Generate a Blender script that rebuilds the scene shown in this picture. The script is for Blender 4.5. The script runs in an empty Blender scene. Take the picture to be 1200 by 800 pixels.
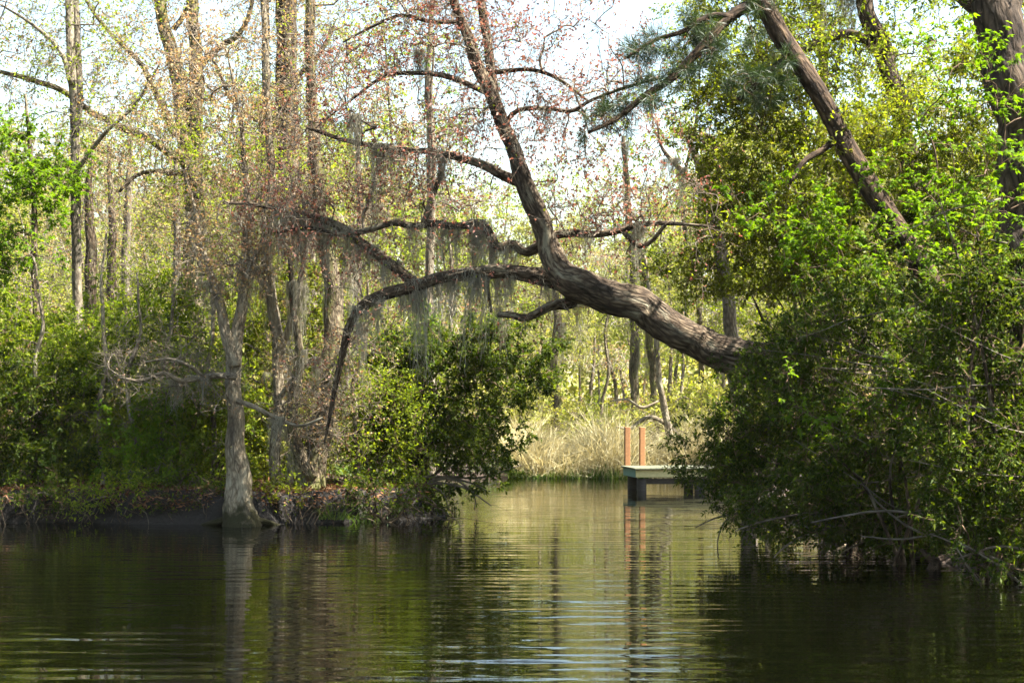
import bpy, math
import numpy as np

# ------------------------------------------------------------------ camera, world, sun, exposure
sc = bpy.context.scene
F, HOR, CAMZ = 1666.7, 485.0, 2.0          # focal length in photo pixels, horizon row, eye height over the water
cam_d = bpy.data.cameras.new('camera'); cam_d.sensor_width = 36; cam_d.lens = 50
cam_d.shift_y = (HOR-400)/1200; cam_d.clip_end = 2000
cam = bpy.data.objects.new('camera', cam_d); sc.collection.objects.link(cam)
cam.location = (0, 0, CAMZ); cam.rotation_euler = (math.radians(90), 0, 0); sc.camera = cam

SUN_EL, SUN_AZ = math.radians(57), math.radians(103)   # azimuth clockwise from +Y: from the right, a little behind the viewer
sdir = np.array([math.cos(SUN_EL)*math.sin(SUN_AZ), math.cos(SUN_EL)*math.cos(SUN_AZ), math.sin(SUN_EL)])
w = bpy.data.worlds.new('World'); sc.world = w; w.use_nodes = True
nt = w.node_tree; bg = nt.nodes['Background']
sky = nt.nodes.new('ShaderNodeTexSky'); sky.sky_type = 'NISHITA'; sky.sun_disc = False
sky.sun_elevation = SUN_EL; sky.sun_rotation = SUN_AZ; sky.air_density = 1.75; sky.dust_density = 1.1; sky.ozone_density = 1.0
nt.links.new(sky.outputs[0], bg.inputs[0]); bg.inputs[1].default_value = 0.052
sun_d = bpy.data.lights.new('sun', 'SUN'); sun_d.energy = 5.0; sun_d.angle = math.radians(0.5); sun_d.color = (1.0, 0.955, 0.88)
sun = bpy.data.objects.new('sun', sun_d); sc.collection.objects.link(sun)
import mathutils
sun.rotation_euler = mathutils.Vector(-sdir).to_track_quat('-Z', 'Y').to_euler(); sun.location = (20, -5, 30)
sc.view_settings.view_transform = 'Standard'; sc.view_settings.look = 'None'
sc.view_settings.gamma = 1.0; sc.view_settings.exposure = 2.95
sc.render.engine = 'CYCLES'
cy = sc.cycles
cy.max_bounces = 5; cy.diffuse_bounces = 3; cy.glossy_bounces = 3; cy.transmission_bounces = 4; cy.transparent_max_bounces = 4
cy.sample_clamp_indirect = 6.0; cy.caustics_reflective = False; cy.caustics_refractive = False
cy.use_denoising = True

# ------------------------------------------------------------------ helpers
rng = np.random.default_rng(11)
UP = np.array([0, 0, 1.0])
def W(px, py, Y): return np.array([(px-600)/F*Y, Y, CAMZ+(HOR-py)/F*Y])
def norm(v): return v/np.maximum(np.linalg.norm(v, axis=-1, keepdims=True), 1e-9)
def rv(*s): return rng.normal(size=(*s, 3))

def link(o): sc.collection.objects.link(o); return o
def tag(o, label=None, cat=None, group=None, kind=None):
    if label: o['label'] = label
    if cat: o['category'] = cat
    if group: o['group'] = group
    if kind: o['kind'] = kind
    return o

class Buf:                                   # collects vertices, faces and per-face / per-vertex data
    def __init__(s): s.V=[]; s.Q=[]; s.T=[]; s.n=0; s.bark=[]; s.rq=[]; s.rt=[]
    def add(s, V, Q=None, T=None, bark=None, rq=None, rt=None):
        V=np.asarray(V,float).reshape(-1,3)
        if Q is not None and len(Q):
            Q=np.asarray(Q).reshape(-1,4); s.Q.append(Q+s.n); s.rq.append(np.zeros(len(Q)) if rq is None else rq)
        if T is not None and len(T):
            T=np.asarray(T).reshape(-1,3); s.T.append(T+s.n); s.rt.append(np.zeros(len(T)) if rt is None else rt)
        s.V.append(V); s.bark.append(np.zeros_like(V) if bark is None else np.asarray(bark).reshape(-1,3)); s.n+=len(V)
    def mesh(s, name, mat, origin=(0,0,0), smooth=False):
        me=bpy.data.meshes.new(name)
        V=np.concatenate(s.V)-np.asarray(origin)
        Q=np.concatenate(s.Q) if s.Q else np.zeros((0,4),int); T=np.concatenate(s.T) if s.T else np.zeros((0,3),int)
        me.vertices.add(len(V)); me.vertices.foreach_set('co', V.astype(np.float32).ravel())
        me.loops.add(Q.size+T.size); me.loops.foreach_set('vertex_index', np.concatenate([Q.ravel(),T.ravel()]).astype(np.int32))
        st=np.concatenate([np.arange(len(Q))*4, len(Q)*4+np.arange(len(T))*3]).astype(np.int32)
        me.polygons.add(len(Q)+len(T)); me.polygons.foreach_set('loop_start', st)
        me.polygons.foreach_set('loop_total', np.concatenate([np.full(len(Q),4),np.full(len(T),3)]).astype(np.int32))
        if smooth: me.polygons.foreach_set('use_smooth', np.ones(len(Q)+len(T),bool))
        me.update(calc_edges=True)
        a=me.attributes.new('bark','FLOAT_VECTOR','POINT'); a.data.foreach_set('vector', np.concatenate(s.bark).astype(np.float32).ravel())
        a=me.attributes.new('rnd','FLOAT','FACE')
        a.data.foreach_set('value', np.concatenate(s.rq+s.rt).astype(np.float32))
        me.materials.append(mat)
        return me

def catmull(P, n):
    P=np.asarray(P,float)
    if len(P)<3:
        t=np.linspace(0,1,n)[:,None]; return P[0]*(1-t)+P[-1]*t
    E=np.vstack([2*P[0]-P[1],P,2*P[-1]-P[-2]])
    d=np.concatenate([[0],np.cumsum(np.linalg.norm(np.diff(P[:,:3],axis=0),axis=1))]); d/=d[-1]
    t=np.linspace(0,1,n); i=np.clip(np.searchsorted(d,t,side='right')-1,0,len(P)-2)
    u=((t-d[i])/np.maximum(d[i+1]-d[i],1e-9))[:,None]
    p0,p1,p2,p3=E[i],E[i+1],E[i+2],E[i+3]
    return 0.5*((2*p1)+(-p0+p2)*u+(2*p0-5*p1+4*p2-p3)*u**2+(-p0+3*p1-3*p2+p3)*u**3)

def tubes(buf, P, R, S, cap=False, rough=0.0):
    """P (N,K,3) centre lines, R (N,K) radii: N tapered tubes of S sides"""
    N,K,_=P.shape
    T=np.gradient(P,axis=1); T=norm(T)
    m=norm(P[:,-1]-P[:,0]); ref=np.where(np.abs(m[:,2:3])<0.8,np.array([[0,0,1.0]]),np.array([[1.0,0,0]]))
    ref=ref[:,None,:]; u=norm(ref-(ref*T).sum(-1,keepdims=True)*T); v=np.cross(T,u)
    th=np.arange(S)*2*math.pi/S
    c,s=np.cos(th)[None,None,:,None],np.sin(th)[None,None,:,None]
    Rr=R[:,:,None,None]
    if rough>0:
        ph=rng.uniform(0,6.28,(N,1,4)); L=np.arange(K)[None,:,None]
        k=(np.sin(th*2+ph[:,:,0:1]+L*0.21)+np.sin(th*3+ph[:,:,1:2]-L*0.37)*0.8+np.sin(th*5+ph[:,:,2:3]+L*0.9)*0.5+rng.normal(size=(N,K,S))*0.35)
        Rr=Rr*(1+rough*k[...,None])
    off=(c*u[:,:,None,:]+s*v[:,:,None,:])*Rr
    V=P[:,:,None,:]+off
    ln=np.concatenate([np.zeros((N,1)),np.cumsum(np.linalg.norm(np.diff(P,axis=1),axis=2),axis=1)],1)
    o=rng.uniform(-20,20,(N,1,1))
    bk=np.stack([R[:,:,None]*np.cos(th)+o, R[:,:,None]*np.sin(th)+o*0.7, np.repeat(ln[:,:,None]*0.3,S,2)+o],-1)
    idx=np.arange(N*K*S).reshape(N,K,S); a=idx[:,:-1]; b=idx[:,1:]
    Q=np.stack([a,np.roll(a,-1,2),np.roll(b,-1,2),b],-1).reshape(-1,4)
    buf.add(V,Q,bark=bk)
    if cap:
        for e in (0,K-1):
            ring=idx[:,e]; cn=P[:,e]; base=buf.n
            buf.add(cn,None,bark=bk[:,e,0])
            vi=ring+base-N*K*S if False else None
            start=base-N*K*S if e==0 else base-N-N*K*S
            r0=ring+start; r1=np.roll(r0,-1,1); cc=(base+np.arange(N))[:,None]+np.zeros_like(r0)
            tri=np.stack([r0,r1,cc] if e else [r1,r0,cc],-1).reshape(-1,3)
            buf.T.append(tri); buf.rt.append(np.zeros(len(tri)))

def leaf_quads(buf, P, D, Nn, L, Wd, r, fold=0.25, droop=0.0):
    S_=norm(np.cross(Nn,D)); Nn=np.cross(D,S_); L=L[:,None]; Wd=Wd[:,None]
    mid=P+D*L*0.45
    tip=P+D*L-UP*droop*L
    V=np.stack([P, mid+S_*Wd*0.5+Nn*Wd*fold, tip, mid-S_*Wd*0.5+Nn*Wd*fold],1)
    q=np.arange(len(P)*4).reshape(-1,4)
    buf.add(V,q,rq=r)

# ------------------------------------------------------------------ materials
def new_mat(name):
    m=bpy.data.materials.new(name); m.use_nodes=True; nt=m.node_tree; nt.nodes.clear()
    out=nt.nodes.new('ShaderNodeOutputMaterial'); return m,nt,out
def ramp(nt, stops):
    r=nt.nodes.new('ShaderNodeValToRGB'); e=r.color_ramp.elements
    while len(e)<len(stops): e.new(0.5)
    for el,(p,c) in zip(e,stops): el.position=p; el.color=(*c,1)
    return r
def leaf_mat(name, cols, transl=0.45, rough=0.45, spec=0.3, tint=(1.3,1.25,0.3)):
    m,nt,out=new_mat(name); N=nt.nodes.new; L=nt.links.new
    at=N('ShaderNodeAttribute'); at.attribute_name='rnd'
    rp=ramp(nt,[(i/(len(cols)-1),c) for i,c in enumerate(cols)]); L(at.outputs['Fac'],rp.inputs[0])
    pb=N('ShaderNodeBsdfPrincipled'); pb.inputs['Roughness'].default_value=rough; pb.inputs['Specular IOR Level'].default_value=spec
    L(rp.outputs[0],pb.inputs['Base Color'])
    mx=N('ShaderNodeMix'); mx.data_type='RGBA'; mx.blend_type='MULTIPLY'; mx.inputs['Factor'].default_value=1
    L(rp.outputs[0],mx.inputs['A']); mx.inputs['B'].default_value=(*tint,1)
    tr=N('ShaderNodeBsdfTranslucent'); L(mx.outputs['Result'],tr.inputs[0])
    ms=N('ShaderNodeMixShader'); ms.inputs[0].default_value=transl; L(pb.outputs[0],ms.inputs[1]); L(tr.outputs[0],ms.inputs[2])
    L(ms.outputs[0],out.inputs[0]); return m
def bark_mat(name, dark, mid, light, lichen=None, scale=1.0, bump=0.6, lich_amt=0.5, stain=None):
    m,nt,out=new_mat(name); N=nt.nodes.new; L=nt.links.new
    at=N('ShaderNodeAttribute'); at.attribute_name='bark'
    n1=N('ShaderNodeTexNoise'); n1.inputs['Scale'].default_value=26*scale; n1.inputs['Detail'].default_value=5; n1.inputs['Roughness'].default_value=0.65
    L(at.outputs['Vector'],n1.inputs['Vector'])
    nd=N('ShaderNodeTexNoise'); nd.inputs['Scale'].default_value=9*scale; nd.inputs['Detail'].default_value=3; L(at.outputs['Vector'],nd.inputs['Vector'])
    dv=N('ShaderNodeVectorMath'); dv.operation='MULTIPLY_ADD'; L(nd.outputs['Color'],dv.inputs[0]); dv.inputs[1].default_value=(0.09,0.09,0.05); L(at.outputs['Vector'],dv.inputs[2])
    v=N('ShaderNodeTexVoronoi'); v.feature='DISTANCE_TO_EDGE'; v.inputs['Scale'].default_value=18*scale; v.inputs['Randomness'].default_value=1.0; L(dv.outputs[0],v.inputs['Vector'])
    mu=N('ShaderNodeMath'); mu.operation='MULTIPLY_ADD'; L(v.outputs['Distance'],mu.inputs[0]); mu.inputs[1].default_value=1.1; L(n1.outputs['Fac'],mu.inputs[2])
    sb=N('ShaderNodeMath'); sb.operation='SUBTRACT'; L(mu.outputs[0],sb.inputs[0]); sb.inputs[1].default_value=0.22; sb.use_clamp=True
    rp=ramp(nt,[(0.12,dark),(0.4,mid),(0.75,light)]); L(sb.outputs[0],rp.inputs[0])
    col=rp.outputs[0]
    if lichen:
        n2=N('ShaderNodeTexNoise'); n2.inputs['Scale'].default_value=5; n2.inputs['Detail'].default_value=6; n2.inputs['Roughness'].default_value=0.7
        L(at.outputs['Vector'],n2.inputs['Vector'])
        r2=ramp(nt,[(lich_amt,(0,0,0)),(lich_amt+0.12,(0.75,0.75,0.75))]); L(n2.outputs['Fac'],r2.inputs[0])
        mx=N('ShaderNodeMix'); mx.data_type='RGBA'; L(r2.outputs[0],mx.inputs['Factor']); L(col,mx.inputs['A']); mx.inputs['B'].default_value=(*lichen,1)
        col=mx.outputs['Result']
    n3=N('ShaderNodeTexNoise'); n3.inputs['Scale'].default_value=3.2; n3.inputs['Detail'].default_value=4; L(dv.outputs[0],n3.inputs['Vector'])
    r3=ramp(nt,[(0.32,(0.4,0.4,0.42)),(0.5,(1,1,1)),(0.7,(1.0,1.0,0.95))]); L(n3.outputs['Fac'],r3.inputs[0])
    m3=N('ShaderNodeMix'); m3.data_type='RGBA'; m3.blend_type='MULTIPLY'; m3.inputs['Factor'].default_value=1; L(col,m3.inputs['A']); L(r3.outputs[0],m3.inputs['B']); col=m3.outputs['Result']
    if stain:
        tc=N('ShaderNodeTexCoord'); sz=N('ShaderNodeSeparateXYZ'); L(tc.outputs['Object'],sz.inputs[0])
        ns=N('ShaderNodeTexNoise'); ns.inputs['Scale'].default_value=4.5; ns.inputs['Detail'].default_value=6; L(tc.outputs['Object'],ns.inputs['Vector'])
        ms_=N('ShaderNodeMath'); ms_.operation='MULTIPLY_ADD'; L(ns.outputs['Fac'],ms_.inputs[0]); ms_.inputs[1].default_value=1.1; L(sz.outputs['Z'],ms_.inputs[2])
        rs=ramp(nt,[(0.72,(1,1,1)),(1.0,(0,0,0))]); L(ms_.outputs[0],rs.inputs[0])
        mx4=N('ShaderNodeMix'); mx4.data_type='RGBA'; L(rs.outputs[0],mx4.inputs['Factor']); L(col,mx4.inputs['A']); mx4.inputs['B'].default_value=(*stain,1); col=mx4.outputs['Result']
    bp=N('ShaderNodeBump'); bp.inputs['Strength'].default_value=bump; bp.inputs['Distance'].default_value=0.04; L(sb.outputs[0],bp.inputs['Height'])
    pb=N('ShaderNodeBsdfPrincipled'); pb.inputs['Roughness'].default_value=0.9; pb.inputs['Specular IOR Level'].default_value=0.15
    L(col,pb.inputs['Base Color']); L(bp.outputs[0],pb.inputs['Normal']); L(pb.outputs[0],out.inputs[0]); return m

M={}
M['bark_grey']=bark_mat('bark_grey',(0.0318,0.0250,0.0173),(0.1081,0.0873,0.0600),(0.2099,0.1746,0.1248),(0.2290,0.2037,0.1440))
M['bark_pale']=bark_mat('bark_pale',(0.0519,0.0394,0.0252),(0.1410,0.1120,0.0728),(0.2449,0.2037,0.1400),(0.2523,0.2241,0.1568),bump=0.7)
M['bark_stained']=bark_mat('bark_stained',(0.0519,0.0394,0.0252),(0.1410,0.1120,0.0728),(0.2449,0.2037,0.1400),(0.2523,0.2241,0.1568),bump=0.7,stain=(0.0212,0.0194,0.0072))
M['bark_brown']=bark_mat('bark_brown',(0.009,0.006,0.0035),(0.052,0.035,0.021),(0.15,0.112,0.07),(0.21,0.185,0.125),0.8,1.0,0.53)
M['bark_pine']=bark_mat('bark_pine',(0.0071,0.0044,0.0025),(0.0406,0.0253,0.0144),(0.1097,0.0720,0.0396),None,0.6,1.0)
M['bark_dark']=bark_mat('bark_dark',(0.0104,0.0075,0.0050),(0.0445,0.0306,0.0190),(0.0965,0.0679,0.0448),None,0.7,1.0)
M['bark_mossy']=bark_mat('bark_mossy',(0.0207,0.0164,0.0104),(0.0827,0.0630,0.0390),(0.1654,0.1324,0.0832),(0.1034,0.1072,0.0260),1.0,0.6,0.48)
M['bark_wet']=bark_mat('bark_wet',(0.0072,0.0060,0.0036),(0.0300,0.0252,0.0156),(0.0660,0.0570,0.0360),(0.0420,0.0450,0.0120),0.8,1.0,0.5)
M['twig_grey']=bark_mat('twig_grey',(0.0636,0.0495,0.0336),(0.1399,0.1106,0.0768),(0.2162,0.1804,0.1296),None,1.0,0.0)
M['twig_brown']=bark_mat('twig_brown',(0.0339,0.0217,0.0128),(0.1018,0.0660,0.0384),(0.1866,0.1242,0.0704),None,1.0,0.0)
M['twig_pale']=bark_mat('twig_pale',(0.0560,0.0464,0.0336),(0.1200,0.1000,0.0720),(0.1920,0.1640,0.1240),None,1.0,0.0)
M['leaf_bright']=leaf_mat('leaf_bright',[(0.05,0.105,0.004),(0.09,0.165,0.007),(0.14,0.22,0.012)],0.6,0.6,0.12)
M['leaf_yellow']=leaf_mat('leaf_yellow',[(0.10,0.14,0.011),(0.17,0.22,0.016),(0.25,0.285,0.026)],0.6,0.6,0.12)
M['leaf_mid']=leaf_mat('leaf_mid',[(0.04,0.07,0.005),(0.08,0.125,0.009),(0.13,0.175,0.014),(0.19,0.215,0.022)],0.58,0.6,0.10)
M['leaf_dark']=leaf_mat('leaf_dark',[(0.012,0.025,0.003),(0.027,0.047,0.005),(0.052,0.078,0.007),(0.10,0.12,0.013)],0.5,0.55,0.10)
M['leaf_olive']=leaf_mat('leaf_olive',[(0.035,0.05,0.005),(0.075,0.095,0.01),(0.13,0.145,0.016),(0.18,0.16,0.025)],0.55,0.6,0.10)
M['leaf_pale']=leaf_mat('leaf_pale',[(0.13,0.15,0.03),(0.20,0.22,0.045),(0.28,0.28,0.06),(0.30,0.26,0.08)],0.45,0.6,0.2,(1.3,1.25,0.5))
M['bud_red']=leaf_mat('bud_red',[(0.11,0.035,0.022),(0.19,0.075,0.05),(0.26,0.13,0.08),(0.30,0.20,0.11)],0.45,0.5,0.3,(1.3,0.85,0.75))
M['bud_tan']=leaf_mat('bud_tan',[(0.17,0.09,0.05),(0.28,0.17,0.10),(0.33,0.26,0.13),(0.26,0.28,0.07)],0.45,0.5,0.2,(1.2,1.0,0.6))
M['needle']=leaf_mat('needle',[(0.010,0.022,0.006),(0.022,0.042,0.010),(0.04,0.065,0.014)],0.25,0.45,0.3)
M['moss']=leaf_mat('moss',[(0.15,0.14,0.105),(0.29,0.27,0.21),(0.42,0.395,0.32)],0.5,0.9,0.05,(1.1,1.05,0.85))
M['reed']=leaf_mat('reed',[(0.26,0.22,0.10),(0.42,0.37,0.20),(0.54,0.49,0.32)],0.35,0.6,0.2,(1.1,1.0,0.75))
M['grass']=leaf_mat('grass',[(0.04,0.09,0.012),(0.08,0.14,0.02),(0.15,0.20,0.03)],0.4,0.5,0.25)
M['litter']=leaf_mat('litter',[(0.03,0.015,0.008),(0.10,0.042,0.017),(0.19,0.085,0.035),(0.24,0.15,0.08)],0.15,0.8,0.1,(1,1,1))

# ------------------------------------------------------------------ plants
class Plant:
    def __init__(s, name, label, cat, base, group=None, bark='bark_grey', twig='twig_grey'):
        s.base=np.array(base,float); s.root=link(bpy.data.objects.new(name,None)); s.root.location=s.base
        s.root.empty_display_size=0.3; tag(s.root,label,cat,group)
        s.rf=1.0; s.nodes=[]; s.nrad=[]; s.bark=M[bark]; s.twigm=M[twig]; s.twigs=Buf(); s.leaves={}; s.nl=0; s.attr=[]
    def part(s, name, me):
        o=link(bpy.data.objects.new(name,me)); o.parent=s.root; return o
    def limb3(s, P, R, name=None, S=10, step=0.12, wob=0.25, rough=0.06, nodes=True, mat=None):
        P=np.asarray(P,float); R=np.asarray(R,float)
        L=np.linalg.norm(np.diff(P,axis=0),axis=1).sum(); n=int(min(max(L/step,6),160))
        C=catmull(np.hstack([P,R[:,None]]),n); P2=C[:,:3]; R2=np.maximum(C[:,3],0.003)
        k=np.linspace(0,L*2.2,n); ph=rng.uniform(0,6.28,(3,2))
        wv=np.stack([np.sin(k*1.0+ph[i,0])*0.6+np.sin(k*2.7+ph[i,1])*0.4 for i in range(3)],1)
        fade=np.minimum(1,np.linspace(0,4,n))[:,None]
        P2=P2+wv*R2[:,None]*wob*fade
        b=Buf(); tubes(b,P2[None],R2[None],S,cap=True,rough=rough)
        nm=name or ('trunk' if s.nl==0 else 'limb'); s.nl+=1
        s.part(nm,b.mesh(nm,mat or s.bark,s.base,True))
        if nodes: s.nodes.append(P2); s.nrad.append(R2)
        return P2
    def limb(s, pts, Y0, Y1=None, **kw):
        Y1=Y0 if Y1 is None else Y1
        Y=np.linspace(Y0,Y1,len(pts)); P=[W(p[0],p[1],y) for p,y in zip(pts,Y)]; R=[p[2]/F*y*s.rf for p,y in zip(pts,Y)]
        return s.limb3(P,R,**kw)
    def grow(s, A, leaf='leaf_mid', twigs=5, tlen=(0.25,0.5), nleaf=8, size=(0.05,0.08), asp=0.45, style='simple', rtip=0.004, start=None, outw=0.6,
             upn=0.7, droop=0.15, tdroop=0.0, sub=0, pw=0.42, rmax=0.05, lift=0.08, keep=1.0, tmin=0.15):
        A=np.asarray(A,float)
        st=np.concatenate(s.nodes) if start is None else start; sr=np.concatenate(s.nrad) if start is None else np.full(len(start),0.05)
        sel=slice(None,None,2) if len(st)>60 else slice(None); st=st[sel]; sr=sr[sel]
        d0=np.sqrt(((A[:,None,:]-st[None])**2).sum(-1)).min(1); A=A[np.argsort(d0)]
        n0=len(st); n=n0; NP=np.empty((n0+2*len(A),3)); NP[:n0]=st; par=np.full(len(NP),-1); dep=np.zeros(len(NP))
        for a in A:
            dd=np.sqrt(((NP[:n]-a)**2).sum(1)); i=int(np.argmin(dd*(1+0.0)+0.18*dep[:n])); d=dd[i]
            mid=(NP[i]+a)/2+rng.normal(size=3)*0.10*d+UP*lift*d
            NP[n]=mid; par[n]=i; dep[n]=dep[i]+d/2; NP[n+1]=a; par[n+1]=n; dep[n+1]=dep[i]+d; n+=2
        cnt=np.zeros(n)
        cnt[n0+1::2]=1
        for k in range(n-1,n0-1,-1): cnt[par[k]]+=cnt[k]
        rad=np.minimum(rtip*np.maximum(cnt,1)**pw,rmax); rad[:n0]=sr
        mi=np.arange(n0,n,2); ai=mi+1; pi=par[mi]
        p0,p1,p2=NP[pi],NP[mi],NP[ai]
        t=np.linspace(0,1,5)[None,:,None]; c=2*p1-(p0+p2)/2
        P=p0[:,None]*(1-t)**2+c[:,None]*2*t*(1-t)+p2[:,None]*t**2
        P[:,1:-1]+=rv(len(P),3)*np.linalg.norm(p2-p0,axis=1)[:,None,None]*0.025
        r0=np.minimum(rad[mi]*1.1,rad[pi]*0.85); r1=np.minimum(rad[ai],r0)
        R=r0[:,None]*(1-t[:,:,0])+r1[:,None]*t[:,:,0]
        tubes(s.twigs,P,R,4)
        s.attr.append(p2)
        # fine twigs
        if twigs<=0: return
        D=norm(p2-p1); nA=len(p2)
        def spray(P0,D,m,lo,hi,r):
            n_=len(P0); Dd=norm(D[:,None]*outw+norm(rv(n_,m))*0.9+UP*0.12); Ls=rng.uniform(lo,hi,(n_,m,1))
            S0=P0[:,None]-D[:,None]*rng.uniform(0,0.5,(n_,m,1))*Ls
            t=np.linspace(0,1,3)[None,None,:,None]
            Q=S0[:,:,None]+Dd[:,:,None]*Ls[:,:,None]*t+rv(n_,m,3)*Ls[:,:,None]*0.05*t-UP*tdroop*Ls[:,:,None]*t**2
            Q=Q.reshape(-1,3,3); T_=Q[:,[0,2]] if nleaf>=6 else Q; tubes(s.twigs,T_,np.linspace(r,r*0.4,T_.shape[1])[None].repeat(len(Q),0),3); return Q
        Q=spray(p2,D,twigs,*tlen,rtip*0.8); cl=np.repeat(rng.uniform(0,1,nA),twigs)
        if sub:
            T=norm(Q[:,-1]-Q[:,1]); P0=Q[:,1]*.5+Q[:,2]*.5; Q2=spray(P0,T,sub,tlen[0]*0.5,tlen[1]*0.55,rtip*0.5); cl=np.concatenate([cl,np.repeat(cl,sub)]); Q=np.concatenate([Q,Q2])
        if nleaf<=0: return
        k=nleaf; n_=len(Q)
        tt=rng.uniform(tmin,1.0,(n_,k)); seg=np.minimum((tt*2).astype(int),1); fr=(tt*2-seg)[...,None]
        ii=np.arange(n_)[:,None]
        Pl=(Q[ii,seg]*(1-fr)+Q[ii,seg+1]*fr).reshape(-1,3); Td=norm(Q[:,2]-Q[:,0]).repeat(k,0)
        cr=cl.repeat(k)
        if keep<1: m_=rng.uniform(size=len(Pl))<keep; Pl,Td,cr=Pl[m_],Td[m_],cr[m_]
        s.put_leaves(leaf,Pl,Td,cr,size,asp,style,upn,droop)
    def web(s,n,spread=0.35,**kw):
        nd=np.concatenate(s.nodes); rd=np.concatenate(s.nrad); i=np.where(rd<np.quantile(rd,0.75))[0]
        s.grow(nd[rng.choice(i,n)]+rv(n)*spread,**kw)
    def put_leaves(s, leaf, Pl, Td, cr, size, asp, style, upn, droop):
        b=s.leaves.setdefault(leaf,Buf()); m=len(Pl); r=np.clip(rng.uniform(0,1,m)*0.62+cr*0.38,0,1)
        Nn=norm(norm(rv(m))*0.75+UP*upn)
        D=norm(Td*0.5+norm(rv(m))*0.9); L=rng.uniform(*size,m)
        if style=='simple': leaf_quads(b,Pl,D,Nn,L,L*asp,r,0.2,droop)
        elif style=='maple':
            D=norm(D*np.array([1,1,0.4])-UP*0.25); Nn=norm(Nn+UP*0.3); S_=norm(np.cross(Nn,D))
            for a,f in ((-0.95,0.75),(0,1.0),(0.95,0.75)):
                leaf_quads(b,Pl,norm(D*math.cos(a)+S_*math.sin(a)),Nn,L*f,L*0.48*f,r,0.12,droop)
        elif style=='needle':
            for q in range(3): leaf_quads(b,Pl,norm(Td*0.7+norm(rv(m))*0.8),norm(rv(m)),L,np.full(m,0.007),r,0,0.1)
    def finish(s):
        if s.twigs.n: s.part('twigs',s.twigs.mesh('twigs',s.twigm,s.base))['kind']='stuff'
        first=None
        for k,b in s.leaves.items():
            nm='crown' if first is None else 'moss_strands' if k=='moss' else 'new_leaves'
            o=s.part(nm,b.mesh(nm,M[k],s.base))
            if k=='moss': o['kind']='stuff'
            if first is None: first=o
            else: o.parent=first
        return s

def inpoly(poly, X, Y):
    poly=np.asarray(poly,float); ins=np.zeros(len(X),bool); j=len(poly)-1
    for i in range(len(poly)):
        xi,yi=poly[i][:2]; xj,yj=poly[j][:2]
        c=((yi>Y)!=(yj>Y))&(X<(xj-xi)*(Y-yi)/(yj-yi+1e-12)+xi); ins^=c; j=i
    return ins
def fill(poly, n, Y, dY, clump=0, sig=0.3):
    """n world points inside an outline (photo pixels) that is dY deep about distance Y; clump>0 gathers them in that many bunches"""
    poly=np.asarray(poly,float); out=[]
    def samp(m):
        got=np.zeros((0,2))
        while len(got)<m:
            q=rng.uniform(poly.min(0),poly.max(0),(m*3,2)); got=np.vstack([got,q[inpoly(poly,q[:,0],q[:,1])]])
        return got[:m]
    m=clump or n; q=samp(m); y=Y+rng.uniform(-1,1,m)*dY
    P=np.array([W(a,b,c) for (a,b),c in zip(q,y)])
    if clump:
        P=P[rng.integers(0,m,n)]+rv(n)*sig*np.array([1,1,0.7])
    return P

def copy_tree(o, loc, rz=0, sc_=1.0, sz=None):
    c=link(o.copy()); c.location=loc; c.rotation_euler=(0,0,rz); c.scale=(sc_,sc_,sz or sc_)
    for ch in o.children:
        d=link(ch.copy()); d.parent=c
        for g_ in ch.children:
            e=link(g_.copy()); e.parent=d
    return c

# ------------------------------------------------------------------ ground, water
WATER=[(-70,26.3),(-30,26.6),(-14,26.4),(-9.6,26.0),(-8.2,26.5),(-6.9,25.9),(-5.6,25.9),(-4.7,25.6),(-4.1,26.0),(-3.2,26.3),(-2.2,26.9),(-1.5,27.3),(-1.25,28.2),(-1.8,30),(-3.2,33),(-4.5,37),
       (-4.5,42),(-2.5,45),(0.2,45.0),(1.5,44.4),(3.0,44.3),(4.2,44.8),(5.6,44),(6.2,41),(5.9,37),(5.2,32.5),(4.9,29.5),(5.0,25),(5.3,21.5),(5.8,19),(6.6,17),(8.0,14),(9,9),(12,3),(30,-6),(30,-60),(-70,-60)]
def seg_dist(poly,X,Y):
    d=np.full(X.shape,1e9); p=np.asarray(poly,float)
    for i in range(len(p)):
        a=p[i]; b=p[(i+1)%len(p)]; ab=b-a; t=np.clip(((X-a[0])*ab[0]+(Y-a[1])*ab[1])/(ab@ab),0,1)
        d=np.minimum(d,np.hypot(X-a[0]-t*ab[0],Y-a[1]-t*ab[1]))
    return d
def fnoise(X,Y,f,seed):
    r=np.random.default_rng(seed); z=np.zeros_like(X)
    for k in range(7):
        a=r.uniform(0,6.28); z+=np.sin((X*math.cos(a)+Y*math.sin(a))*f*r.uniform(0.6,1.8)+r.uniform(0,6.28))
    return z/7
def sst(x): x=np.clip(x,0,1); return x*x*(3-2*x)
def ground_z(X,Y):
    d=seg_dist(WATER,X,Y)+fnoise(X,Y,3.0,1)*0.12; ins=inpoly(WATER,X.ravel(),Y.ravel()).reshape(X.shape)
    left=sst((2.5-X)/1.5)*sst((40-Y)/4)
    top=0.30+0.30*left
    land=top*sst((d+0.05)/(0.9-0.45*left))+np.minimum(d,14)*0.016+fnoise(X,Y,1.3,2)*0.10*sst(d/2)+fnoise(X,Y,4.5,4)*0.05*sst(d/0.6)
    return np.where(ins,-0.9*sst(d/1.6)-0.03,land)
def gz(x,y): return float(ground_z(np.array([[x]],float),np.array([[y]],float))[0,0])
xs=np.concatenate([[-600,-350,-200,-120,-80,-55],np.arange(-42,18,0.27),[20,25,35,55,90,160,300,600]])
ys=np.concatenate([[-60,-35,-15,0,6],np.arange(9,56,0.27),[58,62,68,76,90,110,140,200,330,700]])
X,Y=np.meshgrid(xs,ys); Z=ground_z(X,Y)
lip=np.exp(-((Z-0.45)/0.2)**2)*((X<-1)&(Y<30)&(Z>0.02)); Yd=Y-0.6*lip
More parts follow.
